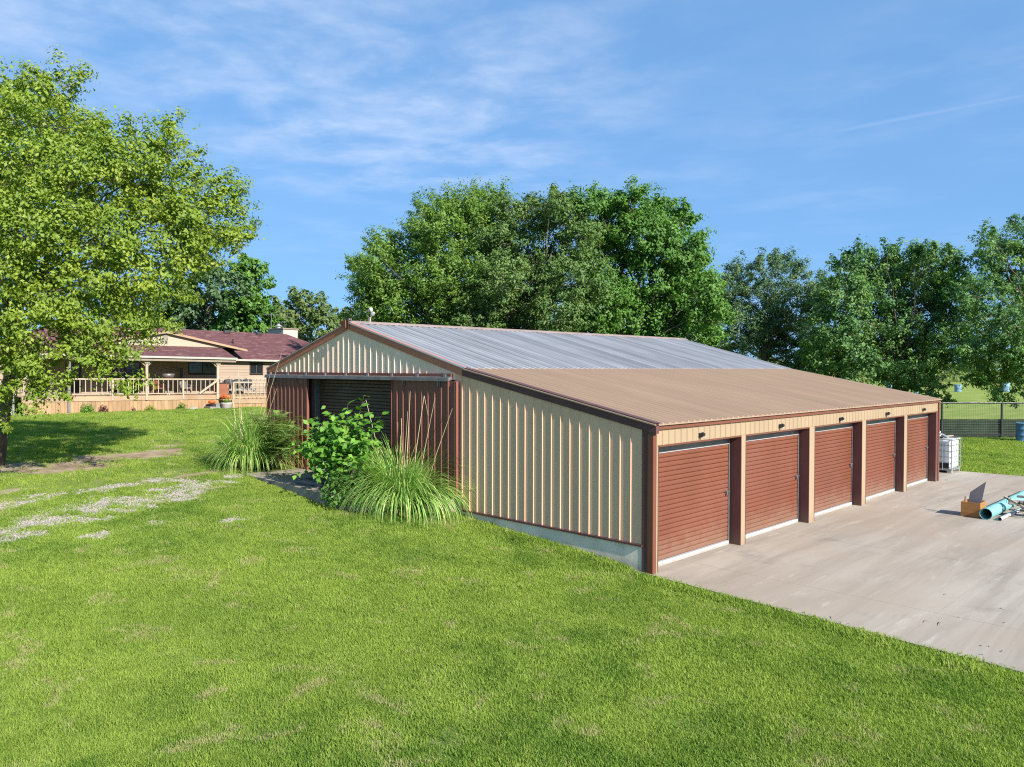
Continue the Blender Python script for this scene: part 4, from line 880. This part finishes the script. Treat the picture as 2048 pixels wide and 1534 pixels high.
# broad leaved sapling
sap = thing('sapling', 'bushy sapling with broad bright leaves in front of the dark doorway', 'sapling', (-1.35, 8.75, .85))
rg = np.random.default_rng(41)
SH_ = []
n8 = 7
lv = []; 
for i in range(n8):
    s = i / (n8 - 1); wv = .5 * math.sin(math.pi * min(1, s * 1.02) ** .75) * (1 - .25 * s); zz = -.22 * s * s
    lv += [(-wv * .62, s, zz + .08 * wv), (0, s, zz), (wv * .62, s, zz + .08 * wv)]
lf = [(3 * i + j, 3 * i + j + 1, 3 * i + j + 4, 3 * i + j + 3) for i in range(n8 - 1) for j in range(2)]
lm = MB().add(lv, lf)
leafme = bpy.data.meshes.new('leaf'); leafme.from_pydata(lm.v, [], lm.f); leafme.materials.append(L_sap); leafme.polygons.foreach_set('use_smooth', [True] * len(leafme.polygons))
shoots = [(-.1, .9, 1.35), (-.45, .6, 1.7), (-.3, -.2, 1.95), (.0, -.9, 2.0), (-.5, -.5, 1.3), (-.7, .9, 1.0), (-.25, 1.15, 1.75), (-.2, .45, 2.05), (0, -.15, 2.25), (.1, -.75, 2.5), (.15, -1.5, 2.05), (-.5, 1.9, 1.05), (-.6, 1.6, 1.2), (-.6, .9, 1.5), (-.3, .2, 1.5), (-.35, .8, 1.9), (-.55, .0, 1.15), (0, .7, 1.6), (-.15, -.5, 1.7), (-.8, .2, .9), (.05, -1.1, 1.6), (-.2, -1.2, 1.9)]
sm_ = MB(); nl = 0
for k, (a_, b_2, c_) in enumerate(shoots):
    tip = np.array([a_, b_2, c_]); p0_ = np.array([0, 0, 0.]); mid_ = tip * .5 + np.array([0, 0, .3 + .1 * rg.random()])
    pts_ = [p0_ * (1 - s) ** 2 + 2 * mid_ * s * (1 - s) + tip * s * s for s in np.linspace(0, 1, 7)]
    sm_.tube(pts_, list(np.linspace(.022, .005, 7)), 5)
    for i in range(13):
        s = .30 + .70 * (i + rg.random()) / 13; p = p0_ * (1 - s) ** 2 + 2 * mid_ * s * (1 - s) + tip * s * s
        dr = unit(2 * (1 - s) * (mid_ - p0_) + 2 * s * (tip - mid_)); sd = unit(np.cross(dr, [0, 0, 1.])) * (1 if i % 2 else -1)
        ax = unit(sd * .9 + dr * .55 + np.array([-.25, -.15, -.25]) + rg.normal(size=3) * .25); nn = np.array([-.35, -.25, .9]) + rg.normal(size=3) * .3
        nn = unit(nn - ax * nn.dot(ax)); xx = np.cross(ax, nn)
        M3 = Matrix(((xx[0], ax[0], nn[0]), (xx[1], ax[1], nn[1]), (xx[2], ax[2], nn[2]))); L = .17 + .11 * rg.random()
        o = put('leaf', leafme, sap, tuple(p)); o.rotation_euler = M3.to_euler(); o.scale = (L, L, L); nl += 1
rg = np.random.default_rng(44); n = 900; cc = np.array([[-.1, .6, 1.2], [-.2, -.2, 1.4], [-.25, .9, 1.15], [-.1, -.9, 1.3], [-.45, .3, .7], [-.2, .2, 1.0], [-.2, -.5, .8]])
q = cc[rg.integers(0, len(cc), n)] + rg.normal(size=(n, 3)) * np.array([.24, .34, .28]); q[:, 2] = np.abs(q[:, 2] - .1) + .1
V = leaf_quads(q, rg.normal(size=(n, 3)) * .45 + np.array([-.3, -.5, .7]), rg.normal(size=(n, 3)) + np.array([0, 0, -.4]), .15 + .09 * rg.random(n), .09 + .05 * rg.random(n)); tag(quads_object('inner_foliage', V, rg.random(n), L_shrub, sap), kind='stuff')
part('stem', sm_, M_bark, sap)
# low undergrowth at the sapling's foot and feathery shrub
bush('weed_bush', 'tangled dark green weeds at the foot of the sapling', 'bush', (-1.75, 7.95, .62), .75, .85, 1500, .12, L_green, seed=8)
def feathery(label, loc, fronds, seed):
    rg = np.random.default_rng(seed); t = thing('mimosa_shrub', label, 'shrub', loc); Q = []; rn = []; sm = MB()
    for (tip, ns) in fronds:
        tip = np.array(tip); mid_ = tip * np.array([.45, .45, .7]) + np.array([0, 0, .15]); c = lambda s: 2 * mid_ * s * (1 - s) + tip * s * s
        sm.tube([c(s) for s in np.linspace(0, 1, 6)], list(np.linspace(.02, .006, 6)), 5)
        for i in range(ns):
            s = .35 + .65 * rg.random(); b = c(s); az = rg.random() * 6.283; L = .3 + .25 * rg.random(); d = np.array([math.cos(az), math.sin(az), .15 + rg.normal() * .2]); d2 = np.array([-d[1], d[0], 0])
            for j in range(7):
                q = b + d * L * (j + 1) / 7 + np.array([0, 0, -.25 * L * ((j + 1) / 7) ** 2]);
                for sg in (-1, 1):
                    e = q + d2 * sg * .10 + d * .03 + rg.normal(size=3) * .006; wv = d * .013
                    Q.append([q - wv, q + wv, e + wv * .5, e - wv * .5]); rn.append(rg.random())
    quads_object('foliage', np.array(Q), np.array(rn), L_mimosa, t); part('stem', sm, M_bark, t); return t
rgf = np.random.default_rng(3)
fr = []
for k in range(18):
    a_ = rgf.random() * 6.283; rr = .3 + .75 * rgf.random(); fr.append(((-.1 + math.cos(a_) * rr * .6, .1 + math.sin(a_) * rr * 1.55, .8 + 1.35 * rgf.random()), 24))
fr += [((-.5, -1.75, 1.2), 46), ((-.4, -2.0, 1.5), 46), ((-.6, -1.5, 1.0), 40), ((-.35, -1.85, 1.75), 30), ((-.75, -2.2, .85), 20)]
feathery('feathery leaved green shrub between left grass clump and dark doorway', (-.8, 13.55, .85), fr, 6)

# pallets on the slab
def pallet(label, loc, rz):
    t = thing('wooden_pallet', label, 'pallet', loc, (0, 0, rz), 'grey pallets on the door slab')
    for k in range(3): part('stringer', MB().box((-.5 + k * .5, 0, .065), (.045, 1.2, .09)), M_greywood, t)
    for k in range(7): part('top_board', MB().box((R.normal() * .01, -.54 + k * .18, .121), (1.1, .10, .02)), M_greywood, t)
    for k in range(3): part('bottom_board', MB().box((0, -.5 + k * .5, .009), (1.1, .10, .018)), M_greywood, t)
    return t
pallet('lower grey pallet lying flat on the slab before the doors', (-1.22, 10.0, .857), .12)
pallet('upper broken grey pallet stacked askew on another pallet', (-.95, 10.05, .857 + .135), .42)

# ------------------------------------------------------------------ things on the apron and around it
bx = thing('plywood_box', 'open plywood box standing on the concrete near the aqua pipe', 'box', (11.05, -2.54, 0), (0, 0, .02))
BW, BD, BH, th = .47, .62, .40, .02     # width across the view, depth, height
# local: x away from the facade run, y toward facade; near face spans y
for (a, b) in (((0, -BW, 0), (th, 0, BH)), ((BD - th, -BW, 0), (BD, 0, BH)), ((th, -BW, 0), (BD - th, -BW + th, BH)), ((th, -th, 0), (BD - th, 0, BH))):
    part('side_panel', MB().span(a, b), M_ply, bx)
part('bottom_panel', MB().span((th, -BW + th, .0), (BD - th, -th, .02)), M_ply, bx)
brd = MB(); pb = [(0, 0, 0), (0, -.30, 0), (0, -.43, .95), (0, -.06, .62)]
brd.extrude(pb, (0, 0, 0), (.025, 0, 0))
tag(put('grey_board', brd.mesh('grey_board', M_slate), None, (11.05 + .18, -2.54 - .09, .03), (0, .16, 0)), 'slanted dark grey board sticking up out of the plywood box', 'board')
tag(put('wood_stick', MB().box((0, 0, .26), (.03, .04, .5), (.1, .05, 0)).mesh('wood_stick', M_rail), None, (11.05 + .10, -2.54 - .06, .03)), 'thin wooden stick standing in the left of the plywood box', 'stick')
def pipe(name, label, a, b, r, wall, m, cat='pipe'):
    a = Vector(a); b = Vector(b); d = (b - a).normalized(); s = Vector((0, 0, 1)).cross(d).normalized(); u = d.cross(s); n = 28; v = []
    for (p, rr) in ((a, r), (b, r), (b, r - wall), (a, r - wall)):
        for j in range(n): t_ = 2 * math.pi * j / n; v.append(p + (s * math.cos(t_) + u * math.sin(t_)) * rr)
    f = [(i * n + j, i * n + (j + 1) % n, ((i + 1) % 4) * n + (j + 1) % n, ((i + 1) % 4) * n + j) for i in range(4) for j in range(n)]
    me = MB().add(v, f).mesh(name, m); smooth_by_angle(me); return tag(put(name, me), label, cat)
pipe('plastic_pipe', 'wide aqua green plastic pipe lying on the concrete with open end', (10.93, -3.17, .155), (17.2, -3.22, .155), .155, .014, M_aqua)
pipe('plastic_pipe', 'thin grey plastic pipe lying against the wide aqua pipe', (11.0, -3.48, .05), (14.5, -3.58, .05), .05, .006, M_pvc)
# scrap lumber
def lumber(name, label, c, d, rot, m=None): return tag(put(name, MB().box((0, 0, 0), d).mesh(name, m or M_greywood), None, c, rot), label, 'plank', 'scrap planks at the right concrete edge')
lumber('scrap_plank', 'thick pale grey plank lying across the aqua pipe', (12.35, -4.15, .36), (.14, 1.5, .13), (0, .02, .25), mat('pale scrap wood', (.36, .33, .31), .15, 4., rough=.8))
lumber('scrap_plank', 'long flat grey plank behind the thick plank', (13.1, -4.3, .40), (.22, 1.7, .05), (.03, 0, .1))
lumber('scrap_plank', 'weathered plank underneath the pile beside the grey pipe', (12.2, -4.35, .16), (.18, 1.3, .06), (.0, 0, -.1))
lumber('scrap_plank', 'short dark plank end on the concrete below the pile', (11.95, -4.42, .05), (.25, .75, .09), (0, 0, .5), M_soffit)
lumber('scrap_plank', 'narrow tan plank standing out at the pile front', (12.0, -3.66, .37), (.07, .75, .05), (.35, 0, -.4), M_rail)
pl = thing('wire_tangle', 'tangle of dark wire and rope on the plank pile', 'wire', (12.05, -3.75, .02)); wt = MB(); rg = np.random.default_rng(9)
for k in range(4):
    p = rg.normal(size=3) * np.array([.10, .14, 0]) + np.array([0, 0, .12]); path = [p.copy()]; d = rg.normal(size=3) * .1
    for i in range(9): d = d * .6 + rg.normal(size=3) * np.array([.08, .09, .05]); p = p + d; p[2] = min(.55, max(.02, p[2])); path.append(p.copy())
    wt.tube(path, .007, 5)
part('strands', wt, M_black, pl)
part('clamp', MB().box((0, -.12, .31), (.16, .18, .16), (.3, .4, .2)).box((-.08, .02, .36), (.2, .06, .06), (.1, .6, .7)), M_dark, pl)
# liquid totes
def tote(label, x, y, z, valve=True):
    t = thing('liquid_tote', label, 'tote', (x, y, z), group='white caged liquid totes behind the shed corner'); Wx, Wy, H = 1.12, 1.25, 1.32
    tb = MB().span((.03, .03, .17), (Wx - .03, Wy - .03, H - .03)); tm = tb.mesh('tank', M_tank); b = bmesh.new(); b.from_mesh(tm); bmesh.ops.bevel(b, geom=b.edges[:], offset=.06, segments=3, affect='EDGES'); b.to_mesh(tm); b.free(); smooth_by_angle(tm, 20); put('tank', tm, t)
    for k in range(6):
        zz = .17 + k * (H - .19) / 5; rr = .012 if k < 5 else .022
        part('cage_ring', MB().tube([(0, 0, zz), (Wx, 0, zz), (Wx, Wy, zz), (0, Wy, zz), (0, 0, zz)], rr, 6), M_cage if k < 5 else M_white, t)
    bar = MB().tube([(0, 0, .12), (0, 0, H)], .011, 6).mesh('cage_bar', M_cage)
    for k in range(5):
        for (bx_, by_) in ((-.014, k * Wy / 4), (Wx + .014, k * Wy / 4), (k * Wx / 4, -.014), (k * Wx / 4, Wy + .014)): put('cage_bar', bar, t, (bx_, by_, 0))
    part('pallet_base', MB().span((.0, .0, .10), (Wx, Wy, .15)), M_galv, t)
    for (fx_, fy_) in ((0, 0), (Wx - .16, 0), (0, Wy - .16), (Wx - .16, Wy - .16), (0, Wy / 2 - .08), (Wx - .16, Wy / 2 - .08)): part('foot', MB().span((fx_, fy_, 0), (fx_ + .16, fy_ + .16, .099)), M_galv, t)
    part('valve_recess', MB().span((-.006, .1, .19), (.028, Wy * .62, .40)), M_black, t)
    part('lid', MB().lathe([(.16, 0), (.16, .05), (.12, .07)], (Wx / 2, Wy / 2, H - .03), 16), M_black, t)
    return t
tote('white caged tote with hose and boards on its lid at the concrete edge', 20.4, .22, 0)
tote('second white tote mostly hidden behind the shed corner', 20.25, 1.72, 0)
hs = MB()
for k in range(5):
    r = .34 + .03 * (k % 3); hs.tube([(r * math.cos(a_) * 1.15, r * math.sin(a_), .03 + k * .032 + .03 * math.sin(a_ * 2 + k)) for a_ in np.linspace(0, 2 * math.pi, 25)], .018, 6)
tag(put('hose_coil', hs.mesh('hose_coil', M_hose, True), None, (20.85, 1.15, 1.39), (.1, -.08, 0)), 'coil of pale hose lying on top of the tote', 'hose')
lumber2 = lambda l, c, d, r, m: tag(put('board_piece', MB().box((0, 0, 0), d).mesh('board_piece', m), None, c, r), l, 'board', 'boards on the tote lid')
lumber2('grey board lying across the tote lid below the hose', (20.95, .75, 1.365), (.14, 1.2, .03), (0, .03, .15), M_greywood)
lumber2('white board lying slanted on the tote lid', (20.9, .6, 1.41), (1.0, .07, .03), (0, -.05, .5), M_white)
lumber2('short tan board at the right end of the tote lid', (21.25, .55, 1.385), (.5, .1, .03), (0, 0, -.2), M_rail)
# pasture fence
FA = np.array([37.29, 5.31]); FD = np.array([2.57, -2.48])
pf = thing('pasture_fence', 'black pipe fence with wire mesh and dark green lower screen', 'fence', (FA[0], FA[1], -.03)); FH = 2.10; ux, uy = FD / np.linalg.norm(FD); seg = float(np.linalg.norm(FD))
rot = math.atan2(uy, ux); k0, k1 = -2, 5
for k in range(k0, k1 + 1): part('fence_post', MB().tube([(FD[0] * k, FD[1] * k, -.1), (FD[0] * k, FD[1] * k, FH)], .06, 8), M_fence, pf)
for k in range(k0, k1):
    a = FD * k; b = FD * (k + 1)
    part('top_rail', MB().tube([(a[0], a[1], FH - .03), (b[0], b[1], FH - .03)], .05, 8), M_fence, pf)
    part('bottom_rail', MB().tube([(a[0], a[1], .22), (b[0], b[1], .22)], .022, 6), M_fence, pf)
    w = MB(); n = 34
    for i in range(1, n): q = a + (b - a) * i / n; w.box((q[0], q[1], FH / 2 + .05), (.007, .007, FH - .2))
    for i in range(20): w.tube([(a[0], a[1], .15 + i * .1), (b[0], b[1], .15 + i * .1)], .0045, 3, cap=False)
    wm = part('wire_mesh', w, M_fence, pf); wm['kind'] = 'stuff'
    nrm = np.array([-uy, ux]) * -.0 + np.array([uy * -1, ux]) * .08; m = MB(); K = 12; v = []
    for i in range(K + 1):
        q = a + (b - a) * i / K + np.array([.06, .06]); hh = 1.10 + .008 * math.sin(i * 1.7 + k) ; v += [(q[0], q[1], 0.02), (q[0], q[1], hh)]
    v2 = [(p[0] + .012, p[1] + .012, p[2]) for p in v]; o = len(v)
    f = [(2 * i, 2 * i + 2, 2 * i + 3, 2 * i + 1) for i in range(K)] + [(o + 2 * i, o + 2 * i + 1, o + 2 * i + 3, o + 2 * i + 2) for i in range(K)] + [(2 * i + 1, 2 * i + 3, o + 2 * i + 3, o + 2 * i + 1) for i in range(K)]
    part('screen', m.add(v + v2, f), M_screen, pf)
dg = gnd(2046, 881)
t = thing('metal_drum', 'blue metal drum standing on grass before the pasture fence', 'drum', (dg[0], dg[1], -.03))
part('barrel', MB().lathe([(.36, 0), (.375, .02), (.36, .04), (.36, .32), (.38, .34), (.36, .36), (.36, .66), (.38, .68), (.36, .70), (.36, .97), (.38, .99), (.38, 1.02), (.35, 1.02), (.35, .99), (.02, .99)], (0, 0, 0), 28), M_drum, t, smooth=True)
for i, (px, py, wpx, lab) in enumerate([(1780, 776, 16, 'pale blue barrel under the dark trees behind the roof edge'), (1916, 777, 13, 'blue barrel left of the gap between dark trees'), (2010, 777, 18, 'light blue barrel behind the hanging boughs at right'), (1832, 781, 9, 'small teal barrel between two tree trunks')]):
    q = gnd(px, py + 6); D_ = float((q - CAM) @ CF); r = wpx * D_ / FPX / 2
    t = thing('field_barrel', lab, 'barrel', tuple(q - np.array([0, 0, .03])), group='blue barrels far out in the pasture')
    part('barrel', MB().lathe([(r, 0), (r * 1.05, r * .1), (r, r * .2), (r, r * 1.1), (r * 1.05, r * 1.2), (r, r * 1.3), (r, r * 2.1), (r * .9, r * 2.2)], (0, 0, 0), 16), mat('faded blue plastic', (.15, .27, .36), .1, 2., rough=.6), t, smooth=True)
# lamp on the ridge front
rl = thing('ridge_lamp', 'old white twin lamp on a bent mast at the shed ridge', 'lamp', (.7, W2 - .05, H2 + .04)); rl.scale = (.72, .72, .72)
part('mast', MB().tube([(0, 0, 0), (0, -.02, .16), (-.03, .10, .34), (-.03, .2, .5)], [.03, .02, .016, .014], 7), M_barkpale, rl)
part('base_plate', MB().box((0, 0, .12), (.05, .14, .22), (.2, 0, 0)), M_fasciaw, rl)
def hood(c, rot, nm='lamp_hood'):
    m = MB(); n = 14; prof = [(.02, -.10), (.05, -.05), (.085, .04), (.10, .09), (.09, .088), (.045, -.03)]
    o = part(nm, m.lathe(prof, (0, 0, 0), n), M_white, rl, c, rot, smooth=True); return o
hood((0, -.12, .50), (-.9, .5, 0)); hood((.05, -.20, .38), (-2.0, -.4, 0)); part('yoke', MB().tube([(-.03, .18, .47), (0, .02, .46), (0, -.04, .46)], .014, 6), M_fasciaw, rl)
tag(put('roof_rod', MB().tube([(0, 0, 0), (.0, -.4, .11)], .012, 6).box((0, .05, .0), (.1, .22, .05)).mesh('roof_rod', M_greywood), None, (.02, W2 + .0, H2 + .11)), 'thin rod lying at the very front of the ridge', 'rod')

# twigs and leaves blown on the apron
LG = 'bits of twig and leaf on the concrete'
for i, (px, py, L, lab) in enumerate([(1856, 1243, .3, 'curled dark twig beside a second twig on the bare concrete'), (1884, 1247, .34, 'straight dark twig lying right of the curled twig'), (1664, 1236, .25, 'dry twig near the grass edge of the concrete'), (2004, 1218, .16, 'small dark leaf bit near the right concrete edge'), (1966, 1292, .15, 'short leaf bit low on the concrete'), (1982, 1294, .2, 'dry curled leaf low at the concrete right'), (2006, 1303, .14, 'tiny twig at the lower right of the concrete'), (1966, 1310, .12, 'crumb of bark lowest on the concrete'), (1893, 1189, .12, 'dark leaf speck mid concrete'), (1918, 1235, .08, 'little dark seed pod on the concrete'), (2010, 1246, .08, 'round dark seed pod right of the other pod'), (1895, 960, .5, 'flat dark scrap on the concrete before the tote')]):
    q = gnd(px, py); rg = np.random.default_rng(100 + i); th_ = rg.random() * 3.1; path = [(math.cos(th_) * L * s + .1 * L * math.sin(6 * s + i), math.sin(th_) * L * s * .5 + .12 * L * math.cos(5 * s), .008 + .012 * math.sin(3 * s)) for s in np.linspace(-.5, .5, 7)]
    tag(put('twig', MB().tube(path, [.002, .005, .006, .007, .006, .004, .002], 5).mesh('twig', M_soffit), None, tuple(q)), lab, 'twig', LG)

# ------------------------------------------------------------------ grass and gravel: points carrying instances of small templates kept in the same mesh
def scatter(name, templates, pts, rot, scl, m, base_rnd=None):
    """one object: template pieces (attribute tmpl) are instanced on the loose points by geometry nodes"""
    V = []; F = []; tid = []; n = 0
    for k, (tv, tf) in enumerate(templates):
        V.append(tv); F += [tuple(i + n for i in q) for q in tf]; tid += [k] * len(tv); n += len(tv)
    nt = n; V = np.concatenate(V + [pts]); me = bpy.data.meshes.new(name); me.from_pydata(V.tolist(), [], F)
    N = len(V); a = me.attributes.new('tid', 'INT', 'POINT'); a.data.foreach_set('value', np.array(tid + [-1] * len(pts), dtype=np.int32))
    a = me.attributes.new('rot', 'FLOAT_VECTOR', 'POINT'); a.data.foreach_set('vector', np.concatenate([np.zeros((nt, 3)), rot]).astype(np.float32).ravel())
    a = me.attributes.new('scl', 'FLOAT', 'POINT'); a.data.foreach_set('value', np.concatenate([np.ones(nt), scl]).astype(np.float32))
    a = me.attributes.new('pick', 'INT', 'POINT'); a.data.foreach_set('value', np.concatenate([np.zeros(nt), R.integers(0, len(templates), len(pts))]).astype(np.int32))
    if base_rnd is not None: a = me.attributes.new('rnd', 'FLOAT', 'POINT'); a.data.foreach_set('value', np.concatenate([base_rnd, np.zeros(len(pts))]).astype(np.float32))
    me.materials.append(m); o = put(name, me)
    ng = bpy.data.node_groups.new(name + ' scatter', 'GeometryNodeTree'); ng.interface.new_socket('Geometry', in_out='INPUT', socket_type='NodeSocketGeometry'); ng.interface.new_socket('Geometry', in_out='OUTPUT', socket_type='NodeSocketGeometry')
    nd = ng.nodes; lk = ng.links; gi = nd.new('NodeGroupInput'); go = nd.new('NodeGroupOutput')
    def attr(nm, ty): x = nd.new('GeometryNodeInputNamedAttribute'); x.data_type = ty; x.inputs['Name'].default_value = nm; return x.outputs['Attribute']
    idn = attr('tid', 'INT'); join = nd.new('GeometryNodeJoinGeometry')
    def sepa(val):
        c_ = nd.new('FunctionNodeCompare'); c_.data_type = 'INT'; c_.operation = 'EQUAL'; lk.new(idn, c_.inputs['A'] if False else c_.inputs[2]); c_.inputs[3].default_value = val
        s_ = nd.new('GeometryNodeSeparateGeometry'); s_.domain = 'POINT'; lk.new(gi.outputs[0], s_.inputs['Geometry']); lk.new(c_.outputs[0], s_.inputs['Selection']); return s_.outputs[0]
    for k in range(len(templates)):
        g2 = nd.new('GeometryNodeGeometryToInstance'); lk.new(sepa(k), g2.inputs[0]); lk.new(g2.outputs[0], join.inputs[0])
    ip = nd.new('GeometryNodeInstanceOnPoints'); lk.new(sepa(-1), ip.inputs['Points']); lk.new(join.outputs[0], ip.inputs['Instance']); ip.inputs['Pick Instance'].default_value = True
    lk.new(attr('pick', 'INT'), ip.inputs['Instance Index']); er = nd.new('FunctionNodeEulerToRotation'); lk.new(attr('rot', 'FLOAT_VECTOR'), er.inputs[0]); lk.new(er.outputs[0], ip.inputs['Rotation']); lk.new(attr('scl', 'FLOAT'), ip.inputs['Scale'])
    lk.new(ip.outputs[0], go.inputs[0]); md = o.modifiers.new('scatter', 'NODES'); md.node_group = ng
    return tag(o, kind='stuff')

def blade_template(seed, nb, rad, h):
    rg = np.random.default_rng(seed); tv = []; tf = []
    for i in range(nb):
        a_ = rg.random() * 6.283; r = rad * math.sqrt(rg.random()); b = np.array([math.cos(a_) * r, math.sin(a_) * r, -.01]); az = rg.random() * 6.283; H = h * (.55 + .65 * rg.random()); ln = .25 + .75 * rg.random()
        d = np.array([math.cos(az), math.sin(az), 0]); s = np.array([-d[1], d[0], 0]) * (.0035 + .002 * rg.random()); m_ = b + np.array([0, 0, H * .6]) + d * H * .25 * ln; tp = b + np.array([0, 0, H]) + d * H * .85 * ln
        k = len(tv); tv += [b - s, b + s, m_ + s * .8, m_ - s * .8, tp]; tf += [(k, k + 1, k + 2, k + 3), (k + 3, k + 2, k + 4)]
    return np.array(tv), tf
tg = NT('grass blades'); tg.n.remove(tg.b); cg = lawn_colour(tg)
oi = tg.new('ShaderNodeObjectInfo'); cg = tg.mix(tg.math('MULTIPLY', tg.rng(oi.outputs['Random'], .0, 1.), .35), cg, (.27, .38, .065)); 
cg = tg.mix(tg.math('MULTIPLY', tg.rng(tg.noise(tg.pos(), 70., 1), .52, .66), .7), cg, (.40, .46, .13))
dg_ = tg.new('ShaderNodeBsdfDiffuse'); tr_ = tg.new('ShaderNodeBsdfTranslucent'); tg.link(cg, dg_.inputs[0]); tg.link(tg.mix(1., cg, (1.1, 1.2, .6), 'MULTIPLY'), tr_.inputs[0])
mx = tg.new('ShaderNodeMixShader'); mx.inputs[0].default_value = .42; tg.link(dg_.outputs[0], mx.inputs[1]); tg.link(tr_.outputs[0], mx.inputs[2]); tg.link(mx.outputs[0], tg.out.inputs[0])

def on_lawn(x, y):
    """true where turf grows"""
    ok = ~((x > -.05) & (x < 18.1) & (y > -.2) & (y < 15.5))
    edge = -.03 - .0845 * np.abs(np.minimum(y, 0)); ok &= ~((y <= .5) & (x > edge + .05 * fbm(x, y, .3) - .04) & (x < 21.5))
    ok &= ~((x > 18) & (x < 21.4) & (y < 4.2) & (y > .3))
    ok &= ~((x > -2.15) & (x < .1) & (y > 7.0) & (y < 14.4) & (x > -2.05 - .1 * (y < 10)) )
    ok &= ~((y > 41.0) & (x > -2))
    return ok
def in_view(x, y, margin=4.):
    d0 = (x - CAM[0]) * math.cos(YAW) + (y - CAM[1]) * math.sin(YAW); l0 = (x - CAM[0]) * math.sin(YAW) - (y - CAM[1]) * math.cos(YAW)
    return (d0 > 4.5) & (np.abs(l0) < d0 * .70 + margin), d0
def lawn_points(n, x0, x1, y0, y1, dens):
    x = R.uniform(x0, x1, n); y = R.uniform(y0, y1, n); v, d = in_view(x, y, 2.5); thin = np.clip((fbm(x + 60, y - 20, .9) - .30) * 3.2, .5, 1) * np.clip((fbm(x - 30, y + 50, .3) - .22) * 3.5, .55, 1); keep = v & on_lawn(x, y) & (R.random(n) < dens(d) * thin)
    gm = gravel_mask(x, y); bmk = bare_mask(x, y); keep &= R.random(n) > np.clip(gm * 1.35, 0, .9); keep &= R.random(n) > np.clip(bmk * 1.3, 0, .95)
    x, y, d = x[keep], y[keep], d[keep]; return np.stack([x, y, terrain(x, y) - .004], 1), d
near, dn = lawn_points(380000, -17, .2, -14, 13, lambda d: np.clip(1.15 - (d - 9) / 16, .30, 1))
mid_, dm = lawn_points(130000, -22, 26, 10, 46, lambda d: np.clip(1.1 - (d - 20) / 40, .35, 1))
rgt, dr_ = lawn_points(30000, 21, 40, -8, 9, lambda d: np.where(d < 46, .8, 0.))
rgt = rgt[(rgt[:, 0] + rgt[:, 1]) < 42.6]; dr_ = dr_[:len(rgt)]
pts_ = np.concatenate([near, mid_, rgt]); dd = np.linalg.norm(pts_[:, :2] - CAM[:2], axis=1)
rot_ = np.stack([R.normal(size=len(pts_)) * .12, R.normal(size=len(pts_)) * .12, R.uniform(0, 6.283, len(pts_))], 1)
long_ = 1 + .5 * (fbm(pts_[:, 0], pts_[:, 1], 1.4) - .4) + np.where((pts_[:, 0] > -.45 - .085 * np.abs(np.minimum(pts_[:, 1], 0))) & (pts_[:, 1] < 6.5) & (pts_[:, 0] < 1), .55, 0)
scl_ = (.75 + .5 * R.random(len(pts_))) * long_ * np.clip(.75 + dd / 34, 1, 2.0)
scatter('lawn_grass', [blade_template(s, 24, .075, .046) for s in (1, 2, 3, 4)], pts_, rot_, scl_, tg.m)
# gravel stones on the worn drive
x = R.uniform(-10.5, -1.8, 60000); y = R.uniform(7.8, 14, 60000); k = (R.random(60000) < np.clip(gravel_mask(x, y) * .8, 0, 1)) & on_lawn(x, y); x, y = x[k], y[k]
def pebble(seed):
    rg = np.random.default_rng(seed); b = bmesh.new(); bmesh.ops.create_icosphere(b, subdivisions=1, radius=.02)
    for v_ in b.verts: v_.co *= .75 + .5 * rg.random(); v_.co.z *= .6
    tv = np.array([tuple(v_.co) for v_ in b.verts]); b.verts.index_update(); tf = [tuple(v_.index for v_ in f_.verts) for f_ in b.faces]; b.free(); return tv, tf
pp = np.stack([x, y, terrain(x, y) + .004], 1); n = len(pp)
scatter('gravel', [pebble(s) for s in (1, 2, 3)], pp, R.uniform(0, 6.28, (n, 3)) * np.array([.1, .1, 1]), .5 + 1.1 * R.random(n) ** 2, M_pebble)
